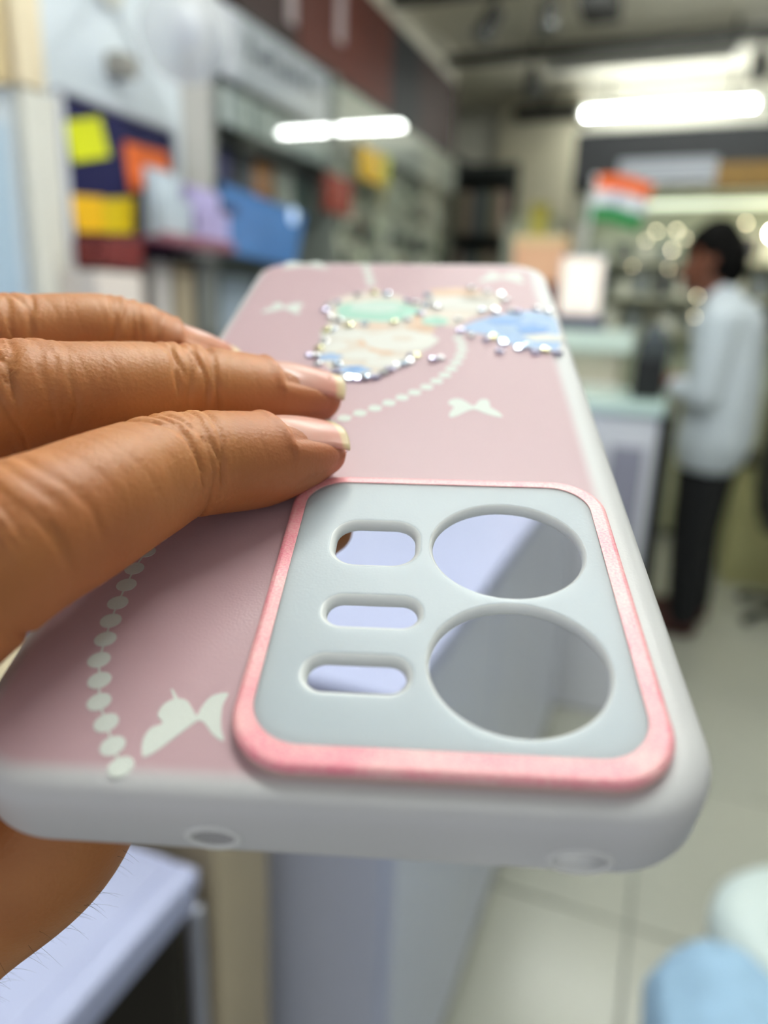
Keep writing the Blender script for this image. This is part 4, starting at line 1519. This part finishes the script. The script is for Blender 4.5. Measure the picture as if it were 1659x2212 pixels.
# dim corner goods between rack end and pillar
for i in range(7):
    for k in range(3):
        px_ = 985 + i * 14
        p = at(px_, 500, 1, 5.6)
        c_ = ((72, 74, 64), (120, 116, 92), (96, 104, 108), (140, 120, 110), (60, 64, 60))[(i * 2 + k * 3) % 5]
        q = box('stock_box', (p.x, 5.6, 1.02 + k * .42), (p.x + .045, 5.75, 1.02 + k * .42 + .3), mat('stock_%d' % ((i * 2 + k * 3) % 5), c_, .6))
        tag(q, '%s narrow stock box from the left on the %s dim corner shelf' % (ORD[i], ('lowest', 'middle', 'top')[k]), 'box', 'stock boxes in the far corner')
px0, px1 = at(982, 500, 1, 5.6).x, at(1078, 500, 1, 5.6).x + .05
o = [box('shelf_board', (px0, 5.58, 1.0 + k * .42), (px1, 5.9, 1.018 + k * .42), M_dk) for k in range(4)] + [box('back_panel', (px0, 5.9, 0), (px1, 5.92, 2.4), M_dk), box('side_panel', (px0 - .02, 5.58, 0), (px0, 5.92, 2.4), M_dk)]
group_thing('corner_shelf', 'dim dark shelf unit in the far corner beside the pillar', 'shelf unit', o)
# goods before the pillar
for i, (pa, pb, pt, c_, nm_) in enumerate(((1088, 1118, 470, (120, 124, 112), 'grey green'), (1118, 1146, 455, (146, 146, 120), 'khaki'), (1146, 1186, 440, (150, 140, 52), 'olive yellow'), (1186, 1216, 462, (132, 132, 110), 'sage'), (1216, 1242, 480, (110, 106, 98), 'grey brown'))):
    A, B = at(pa, pt, 1, 4.4), at(pb, pt, 1, 4.4)
    q = box('tall_pack', (A.x + .004, 4.4, 1.30), (B.x - .004, 4.5, A.z), mat('tallp%d' % i, c_, .5))
    l_ = box('pack_window', (A.x + .016, 4.394, 1.38), (B.x - .016, 4.401, A.z - .06), mat('tallw%d' % i, tuple(min(255, v + 36) for v in c_), .4))
    l_.parent = q
    tag(q, nm_ + ' tall pack standing before the beige pillar', 'pack', 'tall packs before the pillar')
A, B = at(1080, 640, 1, 4.38), at(1250, 640, 1, 4.38)
group_thing('pillar_stand', 'grey stand carrying the tall packs before the pillar', 'stand', [box('stand_top', (A.x, 4.36, 1.27), (B.x, 4.56, 1.30), M_sl), box('stand_body', (A.x + .02, 4.40, 0), (B.x - .02, 4.55, 1.27), M_rack)])

YF = 4.62
M_lightback = mat('lit_display_back', (196, 204, 180), .45, var=.05, scale=4)
xl = at(1262, 500, 1, YF).x
xr = 1.6
zt_ = at(1450, 400, 1, YF).z
o = [box('back_panel', (xl, YF + .28, 0), (xr, YF + .30, zt_), M_lightback), box('top_board', (xl, YF, zt_ - .02), (xr, YF + .3, zt_), M_batten), box('side_panel', (xl, YF, 0), (xl + .02, YF + .3, zt_), mat('side_sage', (150, 156, 140), .5)),
     box('added_light_rail', (xl + .02, YF + .02, at(1450, 434, 1, YF).z - .03), (xr, YF + .06, at(1450, 434, 1, YF).z), mat('added_rail_glow', (214, 224, 200), .4, emit=1.6))]  # rail given an added glow to brighten the shelving
for z_ in (.5, .9, 1.22, 1.42, 1.62):
    o.append(box('shelf_board', (xl + .02, YF + .04, z_ - .018), (xr, YF + .28, z_), mat('shelf_sage', (178, 180, 160), .4)))
o.append(box('lower_doors', (xl + .02, YF + .02, .04), (xr, YF + .05, .88), mat('lower_sage', (170, 172, 140), .5)))
group_thing('display_shelving', 'pale lit display shelving behind the standing man', 'shelf unit', o)
# small glowing balls added to imitate warm glints along the display shelves
M_glint = mat('warm_glint', (255, 240, 200), .3, emit=15, var=0)
M_bulb2 = mat('bright_bulb', (255, 236, 200), .3, emit=260, var=0)
for i, (bx, by, br) in enumerate(((1612, 482, 1.0), (1418, 500, .9), (1462, 498, 1.0), (1452, 540, 1.0), (1366, 575, .7), (1444, 580, .7), (1506, 640, .9), (1500, 684, .8), (1395, 520, .7), (1480, 515, .8))):
    p = at(bx, by, 1, YF + .01)
    q = thing('glint_ball', 'tiny glowing ball imitating a warm glint on the lit display shelves, ' + ('right of the head of the man', 'second of the upper pair', 'upper one nearest the man', 'below the upper pair', 'lowest at the left', 'lowest near the man', 'upper one by the chest of the man', 'lower one by the chest of the man', 'upper left one', 'close to the face of the man')[i], 'bulb', p, 0, 'tiny glint balls on the display shelves')
    ball('glass', (0, 0, 0), .0075 * br, M_glint, q, (1, 1, 1), 2)
    cyl('socket', (0, .008, 0), (0, .05, 0), .006, .008, M_steel, q, 8)
p = at(1668, 505, 1, YF - .05)
q = thing('spot_lamp', 'bright warm lamp at the right edge behind the man', 'lamp', p)
ball('glass', (0, 0, 0), .016, M_bulb2, q, (1, 1, 1.3), 3)
cyl('socket', (0, .012, 0), (0, .07, 0), .012, .016, M_steel, q, 10)
# phones and boxes on the shelves
rr_ = random.Random(21)
n_ = 0
for z_ in (1.22, 1.42, 1.62):
    x_ = xl + .06
    m_ = 0
    while x_ < 1.0:
        wd = rr_.uniform(.05, .1)
        hh_ = rr_.uniform(.09, .15)
        c_, nm_ = rr_.choice([((206, 206, 186), 'cream'), ((146, 148, 140), 'grey'), ((92, 94, 92), 'dark grey'), ((186, 180, 150), 'beige'), ((162, 172, 156), 'sage'), ((120, 116, 100), 'olive grey')])
        q = box('boxed_phone', (x_, YF + .10, z_), (x_ + wd, YF + .2, z_ + hh_), mat('bp_' + nm_, c_, .4))
        f_ = box('box_front', (x_ + .01, YF + .096, z_ + .012), (x_ + wd - .01, YF + .101, z_ + hh_ - .012), mat('bpf_%d' % (n_ % 3), ((60, 62, 66), (220, 222, 210), (110, 120, 126))[n_ % 3], .3))
        f_.parent = q
        tag(q, nm_ + ' phone box, %s from the left on the %s lit display shelf' % (ORD[m_], {1.22: 'lower', 1.42: 'middle', 1.62: 'upper'}[z_]), 'box', nm_ + ' phone boxes on the display shelves')
        x_ += wd + rr_.uniform(.01, .06)
        n_ += 1
        m_ += 1
# header above the display wall
A = at(1243, 288, 1, YF - .03)
o = [box('fascia', (at(1243, 330, 1, YF).x, YF - .03, zt_ + .0), (1.6, YF + .3, A.z), mat('soffit_dark', (38, 40, 44), .6)), box('fascia_edge', (at(1243, 330, 1, YF).x, YF - .035, A.z), (1.6, YF + .3, A.z + .012), M_batten)]
group_thing('dark_fascia', 'dark fascia band above the lit display shelves', 'fascia', o)
A, B = at(1338, 346, 1, YF - .05), at(1546, 388, 1, YF - .05)
q1 = box('sign_face', (A.x, YF - .055, B.z), (B.x, YF - .035, A.z), mat('sign_grey_white', (148, 152, 162), .4, var=.15, scale=14))
q2 = box('sign_edge', (A.x, YF - .06, B.z - .008), (B.x, YF - .035, B.z), M_white)
group_thing('header_sign', 'grey white header sign on the dark fascia', 'sign', [q1, q2])
A, B = at(1550, 352, 1, YF - .05), at(1760, 402, 1, YF - .05)
q1 = box('sign_face', (A.x, YF - .055, B.z), (B.x, YF - .035, A.z), mat('sign_gold', (128, 96, 34), .5, var=.15, scale=10))
q2 = box('sign_edge', (A.x, YF - .06, B.z - .006), (B.x, YF - .035, B.z), M_dk)
group_thing('gold_sign', 'gold brown header sign at the right edge', 'sign', [q1, q2])

# ---- right side: low yellow-green cabinet and black bin behind the man
o = [box('body', (.34, 3.9, 0), (1.3, 4.3, .62), mat('olive_cream_cabinet', (186, 184, 134), .5)), box('top', (.32, 3.88, .62), (1.32, 4.32, .65), mat('dark_top', (60, 58, 40), .5)), box('door_gap', (.78, 3.894, .05), (.79, 3.902, .6), M_dk), box('knob', (.72, 3.88, .34), (.74, 3.9, .36), M_steel)]
group_thing('low_cabinet', 'low cream yellow cabinet behind the man at the right edge', 'cabinet', o)
o = [box('seat', (.42, 3.30, .44), (.86, 3.74, .50), M_black, None, .02), box('backrest', (.40, 3.30, .52), (.45, 3.74, 1.12), M_black, None, .02), box('column', (.62, 3.50, .08), (.66, 3.54, .44), M_black)]
for k in range(5):
    a_ = 2 * math.pi * k / 5
    o.append(cyl('leg', (.64, 3.52, .09), (.64 + .26 * math.cos(a_), 3.52 + .26 * math.sin(a_), .04), .018, .014, M_black, None, 8))
    o.append(ball('castor', (.64 + .26 * math.cos(a_), 3.52 + .26 * math.sin(a_), .025), .025, M_black, None, (1, 1, 1), 2))
group_thing('office_chair', 'black office chair at the right edge behind the man', 'chair', o)

# ---- ceiling fittings
M_rail = mat('black_track', (34, 34, 32), .6)


def track(x0, x1, y, z, label, spots):
    o = [box('rail', (x0, y - .025, z), (x1, y + .025, z + .06), M_rail)]
    n = 2
    for k in range(n):
        xx = x0 + (x1 - x0) * (k + .5) / n
        o.append(cyl('drop_rod', (xx, y, z + .06), (xx, y, ZC), .01, .01, M_rail, None, 8))
    group_thing('track_rail', label, 'track', o)
    for (xs, tilt, lb) in spots:
        t = thing('track_spot', lb, 'spotlight', (xs, y, z), 0, 'black track spots')
        cyl('stem', (0, 0, 0), (0, 0, -.08), .012, .012, M_rail, t, 8)
        cyl('head', (0, 0, -.07), (tilt, -.05, -.19), .04, .05, M_rail, t, 16)
        cyl('lens_ring', (tilt, -.05, -.19), (tilt * 1.06, -.053, -.198), .05, .047, M_steel, t, 16)


zr = 2.80
A = at(955, 136, 2, zr)
B = at(1700, 90, 2, zr)
track(A.x, B.x + .3, (A.y + B.y) / 2, zr, 'long black track rail across the far ceiling', [(at(1160, 140, 2, zr).x, .02, 'black spotlight on the far track rail, left one'), (at(1640, 120, 2, zr).x, .0, 'black spotlight on the far track rail, right one')])
A = at(835, 8, 2, zr)
track(A.x - .1, at(1340, -30, 2, zr).x, A.y + .05, zr, 'black track rail at the top edge of the picture', [(at(1078, -5, 2, zr).x, -.05, 'black spotlight on the near track rail, left one'), (at(1196, -10, 2, zr).x, .01, 'black spotlight on the near track rail, right one')])
A = at(1255, 8, 2, zr)
B = at(1345, 36, 2, zr)
o = [box('case', (A.x, A.y - .1, zr - .05), (B.x, A.y + .15, zr + .04), M_rail), cyl('rod', ((A.x + B.x) / 2, A.y, zr + .04), ((A.x + B.x) / 2, A.y, ZC), .012, .012, M_rail, None, 8)]
group_thing('ceiling_box', 'black box fixture hanging beside the track spots', 'fixture', o)
A = at(1178, 150, 2, 2.84)
B = at(1600, 108, 2, 2.84)
o = [box('housing', (A.x, (A.y + B.y) / 2 - .06, 2.84), (B.x, (A.y + B.y) / 2 + .06, 2.9), M_batten), cyl('unlit_tube', (A.x + .03, (A.y + B.y) / 2, 2.825), (B.x - .03, (A.y + B.y) / 2, 2.825), .016, .016, M_white, None, 12), box('mount', (A.x + .2, (A.y + B.y) / 2 - .02, 2.9), (B.x - .2, (A.y + B.y) / 2 + .02, ZC), M_batten)]
group_thing('unlit_batten', 'unlit pale batten light behind the long track rail', 'batten light', o)
A = at(1115, 262, 1, 6.1)
B = at(1262, 228, 1, 6.1)
o = [box('duct', (A.x, 6.0, A.z), (B.x, 6.3, B.z), M_rail), box('duct_hanger', (A.x + .2, 6.1, B.z), (A.x + .22, 6.12, ZC), M_rail), box('flange', (B.x - .02, 5.98, A.z - .02), (B.x, 6.32, B.z + .02), M_rail)]
group_thing('dark_duct', 'dark duct left of the bright tube light', 'duct', o)
A = at(1235, 300, 1, 6.25)
o_ = box('back_soffit', (at(1235, 270, 1, 6.2).x, 6.2, 2.28), (1.6, 6.39, 2.60), mat('soffit_grey', (58, 60, 58), .6))
tag(o_, 'dark grey soffit band on the back wall below the bright tube', 'soffit')

# ------------------------------------------------------------------ people
M_skin2 = skin_mat('man_skin', (104, 62, 46), (124, 74, 54), (116, 64, 50), .3)
M_shirt = mat('white_shirt', (206, 216, 226), .8, var=.04, scale=30)
M_trouser = mat('black_trousers', (16, 18, 22), .8, var=.1)
mx0, my0 = .135, 3.22
man = thing('person', 'man in a white shirt and black trousers standing with bowed head', 'person', (mx0, my0, 0))


def pc(bm, seq):
    for a_, b_ in zip(seq, seq[1:]):
        capsule(bm, Vector(a_[0]), a_[1], Vector(b_[0]), b_[1])


HD = (-.075, .0, 1.50)
bm = bmesh.new()
pc(bm, [((-.005, 0, 1.34), .058), ((-.05, 0, 1.43), .056)])                       # neck
pc(bm, [((-.06, 0, 1.55), .088), ((-.105, 0, 1.47), .066)])                       # skull to jaw
pc(bm, [((-.15, 0, 1.515), .018), ((-.185, 0, 1.475), .015)])                      # nose
pc(bm, [((-.135, 0, 1.435), .034), ((-.15, 0, 1.425), .026)])                      # chin
for s in (-1, 1):
    pc(bm, [((-.05, s * .082, 1.52), .02), ((-.055, s * .09, 1.495), .014)])       # ears
pc(bm, [((.02, 0, 1.28), .10), ((.035, 0, 1.10), .095), ((.03, 0, .92), .10)])     # trunk
HW = []
for s in (-1, 1):
    sh, el, wr = (.03, s * .175, 1.29), (.02, s * .215, 1.02), (-.13, s * .13, 1.045)
    pc(bm, [((.03, s * .08, 1.30), .075), (sh, .062), (el, .046), (wr, .03)])
    pal = (-.195, s * .10, 1.05)
    pc(bm, [(wr, .03), (pal, .032)])
    for k in range(4):
        y_ = s * (.10 + .021 * (k - 1.5))
        ln = (.062, .072, .068, .052)[k]
        pc(bm, [((-.20, y_, 1.055), .0105), ((-.20 - ln * .6, y_, 1.045), .0095), ((-.20 - ln * .8, y_, 1.015), .0085)])
    pc(bm, [((-.16, s * .075, 1.055), .014), ((-.20, s * .05, 1.055), .011), ((-.225, s * .055, 1.04), .009)])
    pc(bm, [((.04, s * .085, .90), .105), ((.02, s * .095, .50), .062), ((.05, s * .10, .10), .042)])
    pc(bm, [((.05, s * .10, .07), .042), ((-.09, s * .11, .04), .035)])
remeshed('body', bm, .009, M_skin2, man, 3)
bm = bmesh.new()
for s in (-1, 1):
    pc(bm, [((.03, s * .08, 1.31), .085), ((.03, s * .178, 1.29), .074), ((.022, s * .22, 1.02), .060), ((-.09, s * .15, 1.04), .046)])
    pc(bm, [((.03, s * .06, 1.27), .125), ((.05, s * .075, 1.05), .125), ((.045, s * .085, .84), .135), ((.04, s * .085, .80), .128)])
pc(bm, [((.005, 0, 1.36), .075), ((-.02, 0, 1.385), .066)])
sh_ = remeshed('shirt', bm, .011, M_shirt, man, 3)
sh_['label'] = 'loose white long-sleeved shirt'
bm = bmesh.new()
for s in (-1, 1):
    pc(bm, [((.04, s * .07, .86), .115), ((.03, s * .09, .62), .092), ((.025, s * .098, .42), .076), ((.045, s * .10, .10), .066)])
tr_ = remeshed('trousers', bm, .010, M_trouser, man, 2)
tr_['label'] = 'black trousers'
bm = bmesh.new()
pc(bm, [((-.05, 0, 1.575), .092), ((-.02, 0, 1.53), .088)])
pc(bm, [((-.06, 0, 1.60), .085), ((-.11, 0, 1.60), .055), ((-.145, 0, 1.565), .035)])
pc(bm, [((.01, 0, 1.50), .06), ((.005, 0, 1.46), .045)])
for s in (-1, 1):
    pc(bm, [((-.06, s * .06, 1.58), .045), ((-.06, s * .078, 1.545), .02)])
hr_ = remeshed('hair', bm, .008, mat('black_hair', (9, 8, 8), .8, spec=.1), man, 2)
hr_['label'] = 'short black hair'
for s in (-1, 1):
    bm = bmesh.new()
    pc(bm, [((.06, s * .10, .05), .05), ((-.04, s * .105, .045), .047), ((-.13, s * .115, .036), .036)])
    bmesh.ops.bisect_plane(bm, geom=bm.verts[:] + bm.edges[:] + bm.faces[:], plane_co=(0, 0, .0), plane_no=(0, 0, -1), clear_outer=True)
    edges = [e for e in bm.edges if e.is_boundary]
    if edges:
        bmesh.ops.holes_fill(bm, edges=edges)
    q = remeshed('shoe', bm, .007, mat('brown_red_shoe', (70, 30, 26), .5), man, 1)
    for v in q.data.vertices:
        v.co.z = max(v.co.z, .001)
    q['label'] = 'dark red-brown shoe'
# eyes
for s in (-1, 1):
    ball('eye', (-.148, s * .032, 1.515), .011, M_black, man, (.6, 1, .6), 2)
man.rotation_euler = (0, 0, math.radians(-14))

# seated person's knee in pale denim, bottom right, on a white stool
M_denim = mat('light_denim', (160, 194, 224), .85, var=.14, scale=34, bump=.3, bscale=900)
K = at(1500, 2165, 2, .55)
sx, sy_ = K.x + .03, K.y + .02
per = thing('person', 'seated person in pale blue jeans, only the knees in view', 'person', (sx + .05, sy_ - .3, 0))
pb = Vector((sx + .05, sy_ - .3, 0))


def wl(p):
    return Vector(p) - pb


hipy = sy_ - .40
bm = bmesh.new()
fabr = bmesh.new()
for s, dx, dy in ((-1, 0, 0), (1, .30, .03)):
    kx, ky = sx + dx, sy_ + dy
    pc(bm, [(wl((sx + .15 + s * .09, hipy, .56)), .085), (wl((kx, ky, .535)), .05), (wl((kx + .01, ky + .05, .10)), .04), (wl((kx + .01, ky + .16, .05)), .035)])
    pc(fabr, [(wl((sx + .15 + s * .09, hipy, .56)), .112), (wl((kx, ky - .03, .535)), .085), (wl((kx, ky, .515)), .083), (wl((kx + .01, ky + .05, .14)), .066)])
pc(bm, [(wl((sx + .15, hipy - .02, .58)), .12), (wl((sx + .15, hipy - .06, .80)), .12), (wl((sx + .15, hipy - .02, 1.02)), .13)])
pc(fabr, [(wl((sx + .08, hipy - .02, .57)), .13), (wl((sx + .22, hipy - .02, .57)), .13)])
remeshed('body', bm, .012, M_skin2, per, 3)
jn = remeshed('jeans', fabr, .007, M_denim, per, 4)
jn['label'] = 'pale blue denim jeans'
# folds in the cloth
jc = [(v.co.copy(), v.normal.copy()) for v in jn.data.vertices]
jn.data.vertices.foreach_set('co', [x for c, n_ in jc for x in (c + n_ * (.006 * noise.noise(Vector((c.x * 16 + c.y * 10, c.y * 7, c.z * 9)))))])
for s, dx, dy in ((-1, 0, 0), (1, .30, .03)):
    kx, ky = sx + dx, sy_ + dy
    bm = bmesh.new()
    pc(bm, [(wl((kx + .01, ky + .04, .06)), .05), (wl((kx + .01, ky + .18, .045)), .042)])
    q = remeshed('shoe', bm, .008, M_black, per, 1)
bm = bmesh.new()
pc(bm, [(wl((sx + .15, hipy - .02, .66)), .15), (wl((sx + .15, hipy - .06, .82)), .145), (wl((sx + .15, hipy - .02, 1.04)), .15)])
q = remeshed('shirt', bm, .012, mat('grey_tee', (120, 126, 134), .8), per, 2)
o = [cyl('seat', (sx + .15, hipy, .42), (sx + .15, hipy, .445), .19, .19, M_white, None, 32)]
for k in range(4):
    a_ = math.pi / 4 + math.pi / 2 * k
    o.append(cyl('leg', (sx + .15 + .15 * math.cos(a_), hipy + .15 * math.sin(a_), .42), (sx + .15 + .21 * math.cos(a_), hipy + .21 * math.sin(a_), 0), .02, .017, M_white, None, 12))
group_thing('stool', 'white stool under the person in pale jeans', 'stool', o)
# round pale stool beyond the knee
C_ = at(1775, 2055, 2, .42)
o = []
V, F = [], []
prof = [(.0, .46), (.11, .458), (.135, .45), (.15, .43), (.152, .40), (.145, .37), (.135, .36)]
n = 36
for r_, z_ in prof:
    for k in range(n):
        a_ = 2 * math.pi * k / n
        V.append((C_.x + max(r_, .002) * math.cos(a_), C_.y + max(r_, .002) * math.sin(a_), z_))
for i in range(len(prof) - 1):
    for k in range(n):
        k2 = (k + 1) % n
        F.append((i * n + k, (i + 1) * n + k, (i + 1) * n + k2, i * n + k2))
o.append(mesh('seat', V, F, mat('mint_white_vinyl', (216, 230, 230), .35, var=.02)))
o.append(cyl('seat_base', (C_.x, C_.y, .345), (C_.x, C_.y, .365), .13, .138, M_steel, None, 28))
o.append(cyl('post', (C_.x, C_.y, .02), (C_.x, C_.y, .35), .025, .025, M_steel, None, 16))
o.append(cyl('foot', (C_.x, C_.y, 0), (C_.x, C_.y, .025), .15, .10, M_steel, None, 28))
group_thing('round_stool', 'round mint white stool beyond the pale denim knee', 'stool', o)
